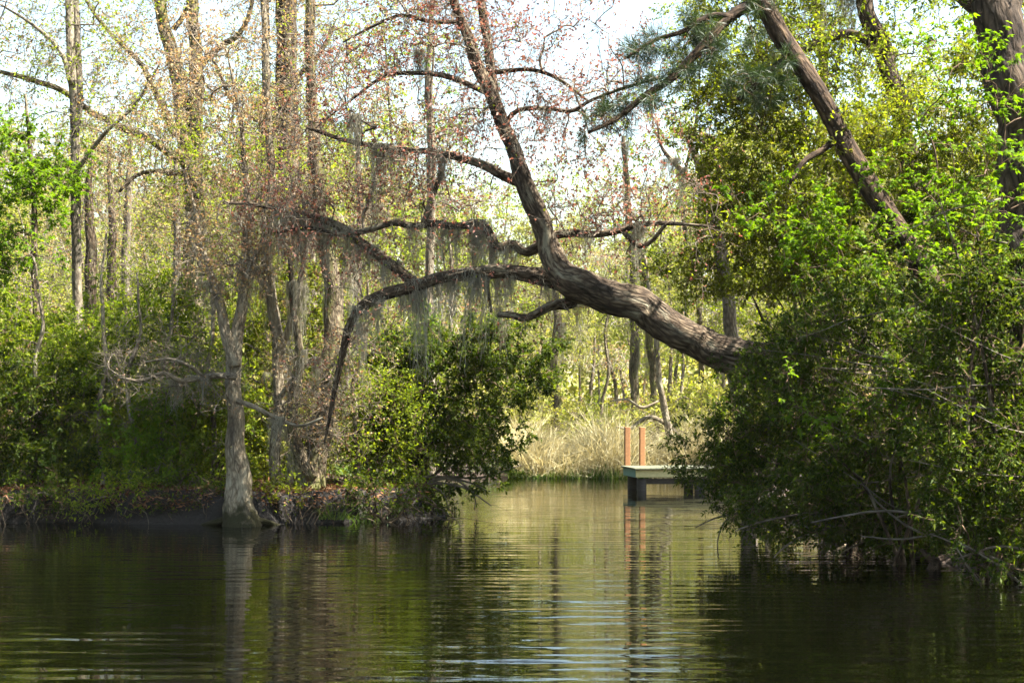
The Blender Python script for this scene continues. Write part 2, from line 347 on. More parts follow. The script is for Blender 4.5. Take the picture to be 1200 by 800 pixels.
b=Buf(); idx=np.arange(X.size).reshape(X.shape)
b.add(np.stack([X,Yd,Z],-1),np.stack([idx[:-1,:-1],idx[:-1,1:],idx[1:,1:],idx[1:,:-1]],-1).reshape(-1,4))
m,nt,out=new_mat('swamp_soil'); N=nt.nodes.new; L=nt.links.new
tc=N('ShaderNodeTexCoord'); n1=N('ShaderNodeTexNoise'); n1.inputs['Scale'].default_value=1.1; n1.inputs['Detail'].default_value=8; n1.inputs['Roughness'].default_value=0.7
L(tc.outputs['Object'],n1.inputs['Vector']); rp=ramp(nt,[(0.3,(0.012,0.009,0.006)),(0.48,(0.03,0.018,0.009)),(0.6,(0.055,0.028,0.013)),(0.72,(0.028,0.03,0.01))]); L(n1.outputs['Fac'],rp.inputs[0])
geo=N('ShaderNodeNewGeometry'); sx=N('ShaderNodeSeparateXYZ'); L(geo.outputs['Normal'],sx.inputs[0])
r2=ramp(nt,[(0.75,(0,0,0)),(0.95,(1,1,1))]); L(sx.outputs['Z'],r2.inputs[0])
mx=N('ShaderNodeMix'); mx.data_type='RGBA'; L(r2.outputs[0],mx.inputs['Factor']); mx.inputs['A'].default_value=(0.012,0.009,0.006,1); L(rp.outputs[0],mx.inputs['B'])  # steep bank faces: dark bare soil, near-black with the undercut's shade put into it
n2=N('ShaderNodeTexNoise'); n2.inputs['Scale'].default_value=14; n2.inputs['Detail'].default_value=6; L(tc.outputs['Object'],n2.inputs['Vector'])
bp=N('ShaderNodeBump'); bp.inputs['Strength'].default_value=0.9; bp.inputs['Distance'].default_value=0.08; L(n2.outputs['Fac'],bp.inputs['Height'])
pb=N('ShaderNodeBsdfPrincipled'); pb.inputs['Roughness'].default_value=0.95; L(mx.outputs['Result'],pb.inputs['Base Color']); L(bp.outputs[0],pb.inputs['Normal']); L(pb.outputs[0],out.inputs[0])
M['soil']=m
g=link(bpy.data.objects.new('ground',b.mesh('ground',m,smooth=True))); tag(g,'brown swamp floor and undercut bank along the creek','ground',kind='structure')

m,nt,out=new_mat('creek_water'); N=nt.nodes.new; L=nt.links.new
tc=N('ShaderNodeTexCoord')
def slope(scale,detail,amp,mod=None):
    mp=N('ShaderNodeMapping'); mp.inputs['Scale'].default_value=scale; L(tc.outputs['Object'],mp.inputs['Vector'])
    n=N('ShaderNodeTexNoise'); n.inputs['Scale'].default_value=1; n.inputs['Detail'].default_value=detail; n.inputs['Roughness'].default_value=0.55; L(mp.outputs[0],n.inputs['Vector'])
    v=N('ShaderNodeVectorMath'); v.operation='SUBTRACT'; L(n.outputs['Color'],v.inputs[0]); v.inputs[1].default_value=(0.5,0.5,0.5)
    k=N('ShaderNodeVectorMath'); k.operation='MULTIPLY'; L(v.outputs[0],k.inputs[0]); k.inputs[1].default_value=amp
    o=k.outputs[0]
    if mod is not None:
        s_=N('ShaderNodeVectorMath'); s_.operation='SCALE'; L(o,s_.inputs[0]); L(mod,s_.inputs['Scale']); o=s_.outputs[0]
    return o
pm=N('ShaderNodeTexNoise'); pm.inputs['Scale'].default_value=0.22; pm.inputs['Detail'].default_value=2; L(tc.outputs['Object'],pm.inputs['Vector'])
pr=N('ShaderNodeMapRange'); pr.inputs['From Min'].default_value=0.35; pr.inputs['From Max'].default_value=0.65; pr.inputs['To Min'].default_value=0.35; pr.inputs['To Max'].default_value=1.35; L(pm.outputs['Fac'],pr.inputs['Value'])
sy=N('ShaderNodeSeparateXYZ'); L(tc.outputs['Object'],sy.inputs[0])
nr=N('ShaderNodeMapRange'); nr.inputs['From Min'].default_value=9; nr.inputs['From Max'].default_value=28; nr.inputs['To Min'].default_value=1.0; nr.inputs['To Max'].default_value=0.38; L(sy.outputs['Y'],nr.inputs['Value'])
mm=N('ShaderNodeMath'); mm.operation='MULTIPLY'; L(pr.outputs[0],mm.inputs[0]); L(nr.outputs[0],mm.inputs[1])
a1=slope((0.8,5.5,1),2,(0.014,0.22,0),mm.outputs[0]); a2=slope((2.5,16,1),2,(0.014,0.17,0),mm.outputs[0])
wm=N('ShaderNodeMapping'); wm.inputs['Rotation'].default_value=(0,0,math.radians(4)); wm.inputs['Scale'].default_value=(0.22,1,1); L(tc.outputs['Object'],wm.inputs[0])
wv=N('ShaderNodeTexWave'); wv.wave_type='BANDS'; wv.bands_direction='Y'; wv.inputs['Scale'].default_value=0.85; wv.inputs['Distortion'].default_value=4.5; wv.inputs['Detail'].default_value=2; wv.inputs['Detail Scale'].default_value=1.6; L(wm.outputs[0],wv.inputs['Vector'])
ws=N('ShaderNodeMath'); ws.operation='SUBTRACT'; L(wv.outputs['Fac'],ws.inputs[0]); ws.inputs[1].default_value=0.5
w2=N('ShaderNodeMath'); w2.operation='MULTIPLY'; L(ws.outputs[0],w2.inputs[0]); L(mm.outputs[0],w2.inputs[1])
w3=N('ShaderNodeMath'); w3.operation='MULTIPLY'; L(w2.outputs[0],w3.inputs[0]); w3.inputs[1].default_value=0.07
wc=N('ShaderNodeCombineXYZ'); L(w3.outputs[0],wc.inputs['Y'])
aw=N('ShaderNodeVectorMath'); L(a1,aw.inputs[0]); L(wc.outputs[0],aw.inputs[1]); a1=aw.outputs[0]
ad=N('ShaderNodeVectorMath'); L(a1,ad.inputs[0]); L(a2,ad.inputs[1])
a3=N('ShaderNodeVectorMath'); L(ad.outputs[0],a3.inputs[0]); a3.inputs[1].default_value=(0,0,1)
nn=N('ShaderNodeVectorMath'); nn.operation='NORMALIZE'; L(a3.outputs[0],nn.inputs[0])
pb=N('ShaderNodeBsdfPrincipled'); pb.inputs['Base Color'].default_value=(0.0008,0.0009,0.0003,1); pb.inputs['Roughness'].default_value=0.012; pb.inputs['IOR'].default_value=1.33
L(nn.outputs[0],pb.inputs['Normal']); L(pb.outputs[0],out.inputs[0])
b=Buf(); b.add([(-75,-60,0),(40,-60,0),(40,50,0),(-75,50,0)],[(0,1,2,3)])
wo=link(bpy.data.objects.new('water',b.mesh('water',m))); tag(wo,'dark tannin-brown creek water with gentle ripples','water',kind='structure')

# ------------------------------------------------------------------ the arching tree
G0=lambda x,y: np.array([x,y,gz(x,y)])
base=G0(6.4,22.6)
arch=Plant('arching_tree','big leaning tree whose brown trunk arches low across the creek','tree',base,bark='bark_brown',twig='twig_grey')
bx=600+6.4/22.6*F
arch.limb([(bx+6,612,34),(bx-12,590,31),(1010,512,28),(935,455,26),(870,420,23),(830,402,21.5),(790,382,20),(740,360,19),(700,345,19),(672,330,20),(655,308,15.5),(640,272,12),(622,235,11),(606,200,10),(598,165,9.2),(586,132,8.5),(573,100,7.6),(557,72,7),(546,40,6),(530,0,5),(515,-60,4),(495,-130,2)],22.6,24.2,S=18,step=0.08,wob=0.3,rough=0.075)
def AL(pts,y0=24.0,y1=None,**k): return arch.limb([(a,b_,c*0.86) for a,b_,c in pts],y0,y1,rough=0.08,**k)
AL([(705,348,14),(672,334,13),(640,325,12),(600,320,10),(560,320,9.5),(520,325,9),(480,336,8.5),(445,347,8),(422,360,7),(409,385,5.5),(402,412,4.5),(396,440,4),(388,480,3),(380,520,1.5)],23.8,24.6,S=12)
AL([(490,333,7),(465,316,6.5),(442,299,6.5),(422,284,6),(400,266,6),(370,254,5),(335,247,4),(300,240,3),(262,238,2)],24.3,24.9,S=9)
AL([(690,338,9),(668,354,8),(648,358,7),(630,368,6),(616,373,5.5),(600,369,5),(584,369,4.2)],23.7,23.3,S=9)
AL([(638,287,9),(650,276,7),(672,273,5.5),(697,274,5),(724,270,4.5),(750,263,4),(790,262,2.8),(838,266,1.2)],24.0,23.5,S=8)
AL([(728,270,3.5),(748,288,3.5),(764,282,3),(775,268,2.6),(786,258,1.4)],23.7,23.4,S=7)
AL([(650,292,9),(636,286,8),(616,296,7),(602,285,7),(586,290,7),(572,271,6.5),(559,263,6),(535,265,5),(511,262,5),(484,264,4.5),(461,260,4),(434,270,4),(400,275,3.6),(360,268,3),(320,272,2)],24.0,24.6,S=9,wob=0.5)
AL([(612,214,8),(587,203,6.5),(560,192,6),(527,182,5),(483,177,4.5),(443,172,4),(405,164,3),(360,150,2)],24.0,24.8,S=8,wob=0.4)
AL([(580,120,7),(577,90,6.5),(572,50,6),(565,10,5.5),(558,-40,4.5),(552,-110,2.5)],24.2,24.6,S=9)
AL([(590,148,4),(606,130,3.6),(640,127,3.4),(670,130,3),(690,119,2.5),(730,103,2),(775,92,1)],24.1,23.2,S=6)
AL([(580,85,4),(620,81,3),(655,93,2.6),(688,118,1.6)],24.1,23.6,S=6)
AL([(556,75,4),(553,45,3.6),(540,28,3),(505,25,3),(470,18,2.6),(430,35,2),(402,50,1.4)],24.2,24.8,S=6)
AL([(570,108,4),(530,92,3.6),(490,86,3),(450,90,2.6),(405,122,1.8),(370,150,1)],24.2,25.2,S=6)
AL([(495,266,4.5),(505,235,4.2),(517,200,3.6),(512,180,2.4)],24.5,24.6,S=6)
AL([(570,270,4),(577,300,3.2),(572,330,2.6),(576,366,1.6)],24.4,24.2,S=6)
A=np.vstack([fill([(390,-90),(560,-110),(575,90),(600,180),(560,250),(470,240),(400,260),(370,120)],330,24.6,1.6,70,0.32),
   fill([(560,-60),(700,-60),(760,60),(740,150),(640,180),(600,150)],140,24.0,1.3,40,0.3),
   fill([(620,150),(740,120),(770,250),(700,300),(655,260)],90,23.8,0.9,24,0.3),
   fill([(300,220),(470,225),(470,330),(380,290),(300,280)],90,24.8,0.8,24,0.25)])
arch.grow(A,'bud_red',4,(0.25,0.55),4,(0.035,0.07),0.6,rtip=0.006,sub=2,keep=0.62,upn=0.2,tmin=0.72,rmax=0.03)
arch.put_leaves('leaf_yellow',A[rng.integers(0,len(A),900)]+rv(900)*0.18,norm(rv(900)),rng.uniform(0,1,900),(0.04,0.08),0.5,'simple',0.5,0.1)
arch.web(400,0.45,leaf='bud_red',twigs=4,tlen=(0.25,0.55),nleaf=4,size=(0.03,0.06),asp=0.6,rtip=0.0052,sub=2,keep=0.45,upn=0.2,tmin=0.72,rmax=0.012)
arch.finish()

# ------------------------------------------------------------------ left bank trees
def LT(label,px,py,Y,bark,twig='twig_grey',name='swamp_tree',cat='tree',group=None):
    p=W(px,py,Y); q=Plant(name,label,cat,p,group,bark,twig); q.rf=0.88; return q
t=LT('pale forked tree with a swollen base standing at the water edge',283,616.8,25.3,'bark_stained')
t.limb([(286,655,40),(285,634,34),(284,618,29),(282,602,23),(280,585,19),(278,562,16),(276,540,14),(276,490,11.5),(275,440,10.5),(274,412,10),(281,370,7.5),(287,310,6),(290,250,5),(286,190,3.6),(280,130,2.4),(268,70,1.2)],25.4,26.2,S=16,step=0.08,rough=0.05)
t.limb([(275,430,8),(264,385,7),(252,340,5.5),(238,295,4.5),(230,250,3),(216,200,1.6)],25.7,26.4,S=10)
for pts in [[(276,600,7),(262,609,5),(246,613,3.4),(230,618,2)],[(290,602,7),(302,609,5),(316,612,3.4),(330,617,2)]]: t.limb(pts,25.5,25.75,S=8,name='root',step=0.05,nodes=False)
t.limb([(276,442,5),(258,440,4.4),(238,441,4),(214,447,3.6),(192,439,3),(168,446,2.4),(140,442,1.4)],25.5,24.7,S=7,wob=0.8)
t.limb([(238,441,3),(222,430,2.6),(200,420,2),(170,424,1.2)],25.2,24.9,S=6,wob=0.8)
t.limb([(278,470,4),(300,478,3.4),(325,492,3),(350,500,2.4),(378,488,1.6)],25.4,25.0,S=6,wob=0.8)
t.limb([(286,330,5),(300,300,4),(318,262,3),(322,210,2)],25.8,26.0,S=7)
A=fill([(120,410),(180,405),(280,425),(270,470),(190,470),(120,460)],70,25.1,0.6)
t.grow(A,'moss',4,(0.2,0.5),0,rtip=0.004,sub=3,rmax=0.015)
A=fill([(150,60),(330,30),(345,200),(330,320),(230,330),(170,250)],260,26.0,1.2,60,0.3)
t.grow(A,'bud_tan',4,(0.25,0.5),4,(0.035,0.07),0.6,rtip=0.0055,sub=2,keep=0.75,upn=0.2,tmin=0.72,rmax=0.025)
t.web(150,0.4,leaf='bud_tan',twigs=4,tlen=(0.25,0.55),nleaf=3,size=(0.03,0.06),asp=0.6,rtip=0.0052,sub=2,keep=0.4,tmin=0.72,rmax=0.012); tupelo=t.finish()

t=LT('slender crooked pale tree hung with moss behind the swollen-based tree',326,592,26.6,'bark_pale')
t.limb([(327,600,10),(323,560,8.5),(322,530,8),(327,480,7.5),(325,430,7.5),(323,380,7.5),(316,330,7),(313,270,6.5),(318,200,5.5),(312,100,5),(309,0,4),(304,-90,2)],26.6,27.2,S=9)
t.limb([(325,420,5),(340,380,4.5),(352,330,4),(358,270,3),(350,200,2)],26.8,26.6,S=7)
t.limb([(318,345,4.5),(300,318,4),(292,280,3.5),(296,235,2)],26.9,27.2,S=7)
t.limb([(326,470,4),(345,440,3),(368,420,2)],26.6,26.3,S=6)
A=np.vstack([fill([(290,-40),(380,-40),(400,120),(380,300),(290,320)],150,26.8,1.0,40,0.3),fill([(330,440),(400,440),(400,540),(335,530)],50,26.2,0.6)])
t.grow(A,'bud_tan',4,(0.25,0.5),3,(0.035,0.065),0.6,rtip=0.0055,sub=2,keep=0.4,upn=0.2,tmin=0.72,rmax=0.02); crook=t.finish()

t=LT('thick dark mossy trunk leaning toward the drooping limb of the arching tree',365,585,26.4,'bark_mossy')
t.limb([(362,598,26),(364,575,20),(370,530,17),(382,480,15),(390,430,14),(392,380,13),(385,310,11),(374,230,9),(366,130,7),(363,0,6),(360,-100,3)],26.4,28.0,S=14)
t.limb([(388,440,7),(405,410,6),(428,380,5),(450,350,3.5)],26.8,27.2,S=8)
t.limb([(366,560,9),(348,520,8),(343,470,7),(350,420,6),(344,360,4.5),(340,300,3)],26.4,26.0,S=9)
t.limb([(388,350,6),(410,310,5),(430,250,4),(445,180,2.5)],27.3,28,S=7)
A=np.vstack([fill([(330,-60),(440,-60),(470,120),(470,260),(400,330),(340,300)],140,27.6,1.4,40,0.35),fill([(330,410),(440,400),(440,520),(340,520)],70,26.4,0.7)])
t.grow(A,'bud_tan',4,(0.25,0.55),3,(0.04,0.07),0.6,rtip=0.0055,sub=2,keep=0.35,upn=0.2,tmin=0.72,rmax=0.025); mossy=t.finish()

t=LT('thin sunlit trunk wound with green vine beside the dark evergreen shrub',485,575,28.2,'bark_pale',name='vine_tree')
t.limb([(484,590,7),(486,540,6),(488,500,5.5),(493,460,5.5),(498,420,5),(500,380,5),(503,330,4.5),(504,270,4),(509,200,3),(505,120,2),(510,40,1.2)],28.2,28.6,S=8)
A=np.vstack([fill([(480,350),(515,350),(508,470),(480,520)],60,28.3,0.15),fill([(470,60),(560,60),(560,260),(480,280)],50,28.6,0.9,16,0.3)])
t.grow(A,'leaf_bright',3,(0.1,0.25),5,(0.05,0.09),0.6,rtip=0.003,rmax=0.015); t.finish()

t=LT('straight smooth grey trunk rising alone at the left of the thicket',92,560,30,'bark_grey')
t.limb([(92,570,8),(92,480,7),(91,400,6.8),(90,330,6.6),(89,250,6.4),(88,180,6.2),(86,110,6),(82,40,5.5),(80,-30,5),(76,-140,3)],30,30.4,S=10,wob=0.1)
t.limb([(88,160,5),(94,110,5),(91,50,4.6),(88,0,4.2),(90,-80,3)],30.2,30.8,S=8)
t.limb([(84,100,4),(70,60,3),(40,30,2.2),(0,5,1.2)],30.2,30.2,S=6)
t.limb([(90,200,3.5),(120,160,3),(160,120,2.2),(190,70,1.2)],30.2,29.6,S=6)
A=fill([(-40,-60),(190,-60),(200,90),(130,200),(20,200),(-40,120)],240,30.2,1.5,55,0.4)
t.grow(A,'leaf_yellow',4,(0.3,0.6),4,(0.05,0.09),0.55,rtip=0.0045,sub=1,keep=0.5,rmax=0.03)
t.web(120,0.6,leaf='leaf_yellow',twigs=4,tlen=(0.3,0.7),nleaf=4,size=(0.045,0.08),asp=0.55,rtip=0.005,sub=2,keep=0.45,tmin=0.6,rmax=0.015)
t.finish()

t=LT('tall tree dividing into two bare mossy stems with a long low limb',228,560,32,'bark_mossy')
t.limb([(229,560,16),(228,480,14),(227,400,13),(228,300,12.5),(226,220,12.5),(220,175,12),(211,115,10),(201,62,9),(187,0,8),(168,-90,5)],32,32.6,S=12)
t.limb([(224,195,10),(229,150,10),(230,110,9.5),(228,60,9),(226,0,8),(222,-110,5)],32.2,32.8,S=11)
t.limb([(216,190,6),(203,183,6),(182,168,5.5),(160,156,5),(110,132,4.5),(70,106,4),(32,93,3.4),(-10,80,2.4),(-50,60,1.2)],32,31,S=8,wob=0.5)
t.limb([(205,160,4.5),(190,122,4.5),(172,88,4),(150,60,3.4),(128,38,3),(105,5,2.4),(80,-40,1.2)],32.2,31.5,S=7,wob=0.5)
t.limb([(232,82,5),(246,63,4.4),(262,50,4),(280,42,3.6),(292,20,3),(300,-20,2)],32.5,32.2,S=7,wob=0.5)
t.limb([(203,35,4),(214,20,3.4),(222,2,2.8),(232,-40,2)],32.5,32.3,S=6)
t.limb([(218,205,4),(190,200,3.6),(160,205,3),(140,225,2)],32,31.4,S=6)
A=np.vstack([fill([(-30,20),(140,0),(210,120),(200,230),(100,220),(-20,150)],170,31.6,1.3,55,0.35),fill([(150,-90),(330,-90),(330,110),(250,130),(160,60)],120,32.4,1.5,40,0.4)])
t.grow(A,'bud_tan',4,(0.3,0.6),4,(0.045,0.085),0.55,rtip=0.0045,sub=1,keep=0.5,rmax=0.03)
P=fill([(195,150),(340,140),(345,210),(270,235),(190,225)],120,31.6,0.8,26,0.3)
t.grow(P,'leaf_yellow',5,(0.25,0.5),8,(0.06,0.10),0.5,rtip=0.004,rmax=0.02)
t.web(170,0.6,leaf='bud_tan',twigs=4,tlen=(0.3,0.7),nleaf=4,size=(0.045,0.08),asp=0.55,rtip=0.005,sub=2,keep=0.45,tmin=0.6,rmax=0.015)
t.finish()

t=LT('broad straight grey-brown trunk, thickest in the left thicket',340,560,34,'bark_brown')
t.limb([(341,560,20),(340,480,17),(340,400,16),(339,300,15.5),(337,200,15),(336,100,14.5),(335,0,14),(333,-150,11),(330,-260,7)],34,34,S=14,wob=0.1)
t.limb([(338,170,6),(322,150,5),(300,140,4.5),(282,130,3.6),(268,110,3),(256,80,2),(240,60,1.2)],34,33,S=7,wob=0.5)
t.limb([(338,120,5),(350,90,4),(370,70,3.4),(392,30,2.4)],34,34.5,S=7)
A=fill([(240,-120),(420,-120),(430,60),(380,130),(260,130)],170,34,1.8,50,0.4)
t.grow(A,'leaf_yellow',4,(0.3,0.6),4,(0.05,0.09),0.55,rtip=0.005,sub=1,keep=0.55,rmax=0.03)
t.web(90,0.6,leaf='leaf_yellow',twigs=4,tlen=(0.3,0.7),nleaf=4,size=(0.045,0.08),asp=0.55,rtip=0.005,sub=2,keep=0.45,tmin=0.6,rmax=0.015)
t.finish()

for (pts,Y,bk,lb) in [([(312,560,6),(311,400,5.5),(310,250,5.5),(312,100,5),(311,0,4.5),(312,-150,3)],33,'bark_brown','slim brown trunk just left of the broad straight trunk'),
                ([(364,560,6),(366,400,5.5),(365,250,5.5),(366,120,5.5),(362,40,5),(364,-150,3)],35.5,'bark_grey','slim grey trunk just right of the broad straight trunk'),
                ([(108,560,8),(108,430,7.5),(107,330,7),(104,240,5),(108,180,2.5)],36,'bark_brown','slim brown trunk directly behind the straight smooth grey trunk'),
                ([(134,560,7),(133,430,6.5),(132,330,6),(130,230,4),(127,170,2)],38,'bark_brown','slim brown trunk between the smooth grey trunk and the two-stemmed tree'),
                ([(152,560,7),(150,420,7),(148,330,6),(150,230,4),(155,160,2)],40,'bark_grey','slim grey trunk under the long low limb of the two-stemmed tree'),
                ([(207,560,6),(205,430,5),(206,330,5),(208,250,4),(205,180,2)],37,'bark_grey','slim grey trunk close beside the two-stemmed tree'),
                ([(290,560,6),(291,430,6),(288,300,5),(285,220,3)],36,'bark_brown','slim brown trunk behind the fork of the pale swollen-based tree'),
                ([(418,560,7),(420,430,6),(419,330,5.5),(422,240,4),(418,150,2)],36,'bark_brown','slim brown trunk behind the moss curtain of the drooping limb'),
                ([(505,560,7),(504,440,6),(503,330,5.5),(506,200,5),(502,90,4),(508,-30,2)],40,'bark_grey','slim grey trunk rising behind the arching limb')]:
    x0=pts[0][0]; ty=pts[-1][1]; t=Plant('slim_tree',lb,'tree',W(x0,560,Y),'slim trunks in the left thicket',bk)
    t.limb(pts,Y,Y+0.5,S=8,step=0.2)
    ty=max(ty,-60); A=fill([(x0-55,ty-20),(x0+55,ty-20),(x0+70,ty+110),(x0+45,ty+230),(x0-45,ty+230),(x0-70,ty+120)],70,Y+0.3,1.6,26,0.4)
    t.grow(A,'leaf_yellow' if rng.uniform()<0.6 else 'bud_tan',4,(0.3,0.65),5,(0.05,0.09),0.55,rtip=0.005,sub=1,keep=0.5,rmax=0.025); t.finish()

t=LT('young maple with bright green leaves at the edge of the thicket',40,560,29,'bark_brown','twig_brown',name='maple_tree')
t.limb([(40,560,6),(42,480,5.5),(43,400,5),(41,320,4.5),(40,240,4),(36,180,3),(30,110,1.5)],29,29,S=7)
A=fill([(-50,170),(40,140),(75,200),(70,300),(30,350),(-50,360)],230,29,1.1,46,0.32)
t.grow(A,'leaf_bright',5,(0.2,0.45),6,(0.07,0.11),0.55,'maple',rtip=0.004,rmax=0.02); t.finish()

for (pts,Y,lb) in [([(184,560,3),(186,520,3.2),(196,480,3.2),(193,440,3),(199,400,2.4),(205,340,1.6)],26.9,'crooked pale sapling standing in front of the tall green shrub'),
               ([(46,560,3),(50,500,2.8),(42,440,2.6),(48,380,2.2),(40,300,1.4)],27.2,'thin bare sapling rising through the far left shrub'),
               ([(120,560,3),(116,500,2.8),(124,430,2.6),(118,360,2.2),(126,270,1.4)],27.0,'thin bare sapling rising through the wide bushy shrub'),
               ([(248,560,3),(252,500,3),(244,430,2.8),(249,360,2.4),(236,280,1.4)],26.9,'thin sapling close behind the pale swollen-based tree'),
               ([(152,560,2.6),(158,510,2.6),(150,450,2.4),(163,390,2),(160,320,1.2)],26.9,'slender leaning sapling beside the crooked pale sapling'),
               ([(412,570,3),(420,520,3),(415,450,2.8),(428,390,2.4),(432,330,1.4)],27.2,'thin sapling at the edge of the dark evergreen shrub')]:
    t=Plant('sapling',lb,'tree',W(pts[0][0],574,Y),'saplings in the left thicket','bark_pale'); t.limb([(pts[0][0],580,3.2)]+pts,Y,Y,S=6,wob=1.2)
    t.web(40,0.35,leaf='leaf_yellow',twigs=3,tlen=(0.2,0.5),nleaf=4,size=(0.05,0.08),asp=0.5,rtip=0.0055,sub=2,keep=0.3,rmax=0.01); t.finish()
# ------------------------------------------------------------------ moss
moss_meshes=[]
for k in range(9):
    b=Buf(); n=int(rng.integers(90,150)); Kk=9; lean_=rng.normal(0,0.07,2)
    sx=rng.normal(0,0.10,n); cxs=rng.normal(0,0.16,5); sx=np.where(rng.uniform(size=n)<0.75,cxs[rng.integers(0,5,n)]+rng.normal(0,0.03,n),sx); sy_=rng.normal(0,0.05,n)
    ln=rng.uniform(0.04,1.0,n)**1.6*np.exp(-(sx/0.22)**2)
    t_=np.linspace(0,1,Kk)
    P=np.zeros((n,Kk,3)); wan=np.cumsum(rng.normal(0,0.02,(n,Kk,2)),1)
    P[:,:,0]=sx[:,None]*(1-0.25*t_)+wan[:,:,0]; P[:,:,1]=sy_[:,None]*(1-0.2*t_)+wan[:,:,1]; P[:,:,2]=0.03-t_*ln[:,None]; P[:,:,:2]+=(t_**2)[None,:,None]*lean_+0.018*np.sin(t_[None,:,None]*rng.uniform(6,16,(n,1,2))+rng.uniform(0,6.28,(n,1,2)))
    an=rng.uniform(0,3.14,n); wd=(0.0058*(1-t_*0.7))[None,:,None]*np.stack([np.cos(an),np.sin(an),0*an],-1)[:,None,:]
    V=np.stack([P-wd,P+wd],2); ix=np.arange(n*Kk*2).reshape(n,Kk,2)
    b.add(V,np.stack([ix[:,:-1,0],ix[:,:-1,1],ix[:,1:,1],ix[:,1:,0]],-1).reshape(-1,4),rq=np.repeat(rng.uniform(0,1,n),Kk-1))
    # side curls
    m_=n*6; i=rng.integers(0,n,m_); j=rng.integers(1,Kk-1,m_); p=P[i,j]; d=norm(rv(m_)*np.array([1,1,0.4])-UP*0.45); l_=rng.uniform(0.03,0.12,m_)
    leaf_quads(b,p,d,norm(rv(m_)),l_,np.full(m_,0.007),rng.uniform(0,1,m_),0,0.5)
    moss_meshes.append(b.mesh('spanish_moss',M['moss']))
def hang(pl,spots,label,group,wide=1.0):
    """pl: the plant it hangs from; spots: (px, py, length in px); each tuft hangs from the nearest point of that plant's wood"""
    nd=np.concatenate(pl.nodes+pl.attr); q=np.stack([600+nd[:,0]/nd[:,1]*F, HOR-(nd[:,2]-CAMZ)/nd[:,1]*F],1)
    for (px,py,ll) in spots:
        i=int(np.argmin((q[:,0]-px)**2+(q[:,1]-py)**2)); p=nd[i]
        o=link(bpy.data.objects.new('spanish_moss',moss_meshes[int(rng.integers(0,9))])); o.location=p
        l_=ll/F*p[1]*1.4; s_=rng.uniform(0.75,1.15)*wide*min(1.0,0.45+l_*0.35); o.scale=(s_,s_,l_); o.rotation_euler=(0,0,rng.uniform(-0.6,0.6)+(3.14 if rng.uniform()<0.5 else 0))
        tag(o,label,'moss',group)
hang(arch,[(552,320,95),(566,320,80),(500,330,100),(490,335,90),(440,348,50),(420,362,60),(470,337,60),(600,320,50),(585,320,80),(530,325,60),(640,322,40),(515,327,70)],'grey Spanish moss under the low drooping limb of the arching tree','moss on the low drooping limb')
hang(arch,[(562,264,90),(575,275,100),(586,292,75),(540,266,70),(515,264,60),(550,264,60),(484,264,60),(602,286,40)],'grey Spanish moss under the gnarled crooked limb of the arching tree','moss on the gnarled limb')
hang(arch,[(430,290,60),(455,308,70),(405,270,70),(380,258,90),(350,250,80),(325,246,70)],'grey Spanish moss on the side branch above the drooping limb','moss on the side branch')
hang(arch,[(690,272,40),(745,266,50),(640,127,25)],'wisp of Spanish moss on the arching tree branch over the channel','moss wisps over the channel')
hang(arch,[(470,176,60),(520,182,60),(440,172,80),(500,60,50),(420,130,70)],'grey Spanish moss on the high left branches of the arching tree','moss on the high branches')
hang(arch,[(685,360,45)],'short dark moss strand under the arching trunk itself','moss on the arching trunk')
hang(tupelo,[(240,441,30),(205,446,34),(325,492,60),(290,250,70),(250,335,60),(318,262,90),(287,310,60),(235,280,60),(232,250,50)],'grey Spanish moss hanging from the pale swollen-based tree','moss on the pale tree')
hang(crook,[(330,440,80),(322,400,90),(345,440,70),(350,340,90),(316,320,70),(298,300,80),(358,270,90),(312,150,60),(326,475,80),(323,520,50),(368,420,60)],'grey Spanish moss hanging from the slender crooked tree','moss on the crooked tree',0.62)
hang(mossy,[(384,470,80),(376,500,60),(346,500,70),(343,450,90),(350,410,80),(405,410,80),(388,350,90),(380,280,90),(428,380,80),(366,150,60),(345,540,45),(410,310,90),(435,240,80),(340,330,80)],'grey Spanish moss hanging from the thick dark leaning trunk','moss on the dark trunk',0.7)

# ------------------------------------------------------------------ shrubs on the left bank
def shrub(label,poly,base,Y,dY,n,leaf,name='shrub',clump=0,stems=6,sig=0.3,group=None,twig='twig_brown',**kw):
    b=W(*base); b[2]=gz(b[0],b[1])-0.03
    if b[2]<0: b[2]=-0.05
    s=Plant(name,label,'shrub',b,group,'bark_brown',twig)
    A=fill(poly,n,Y,dY,clump,sig)
    A=A[A[:,2]>0.12]
    far=A[rng.choice(len(A),stems)]
    for k,a in enumerate(far):
        st=b+np.array([rng.uniform(-.25,.25),rng.uniform(-.2,.2),0]); e=b+(a-b)*0.72; mid=(st+e)/2+np.array([0,0,0.12*np.linalg.norm(e-st)])+rv(1)[0]*0.1
        s.limb3([st,mid,e],[0.03,0.02,0.008],name='stem',S=6,step=0.2,wob=0.6)
    kw.setdefault('rtip',0.0035); kw.setdefault('rmax',0.025)
    s.grow(A,leaf,**kw)
    if leaf in('leaf_mid','leaf_olive','leaf_dark'):
        m_=len(A)*(14 if leaf!='leaf_dark' else 3); tp=A[rng.integers(0,len(A)//2,m_)]; s.put_leaves('leaf_yellow' if leaf!='leaf_dark' else 'leaf_mid',tp+rv(m_)*0.16+np.array([0,-0.05,0.1]),norm(rv(m_)+UP*0.5),rng.uniform(0,1,m_),(0.05,0.095),0.45,'simple',0.6,0.1)
    return s
LK=dict(twigs=5,tlen=(0.18,0.4),nleaf=12,size=(0.065,0.115),asp=0.45)
shrub('leafy green shrub at the far left end of the bank',[(-60,330),(60,330),(110,400),(110,575),(-60,580)],(30,570,28),28,1.1,330,'leaf_mid',clump=95,**LK).finish()
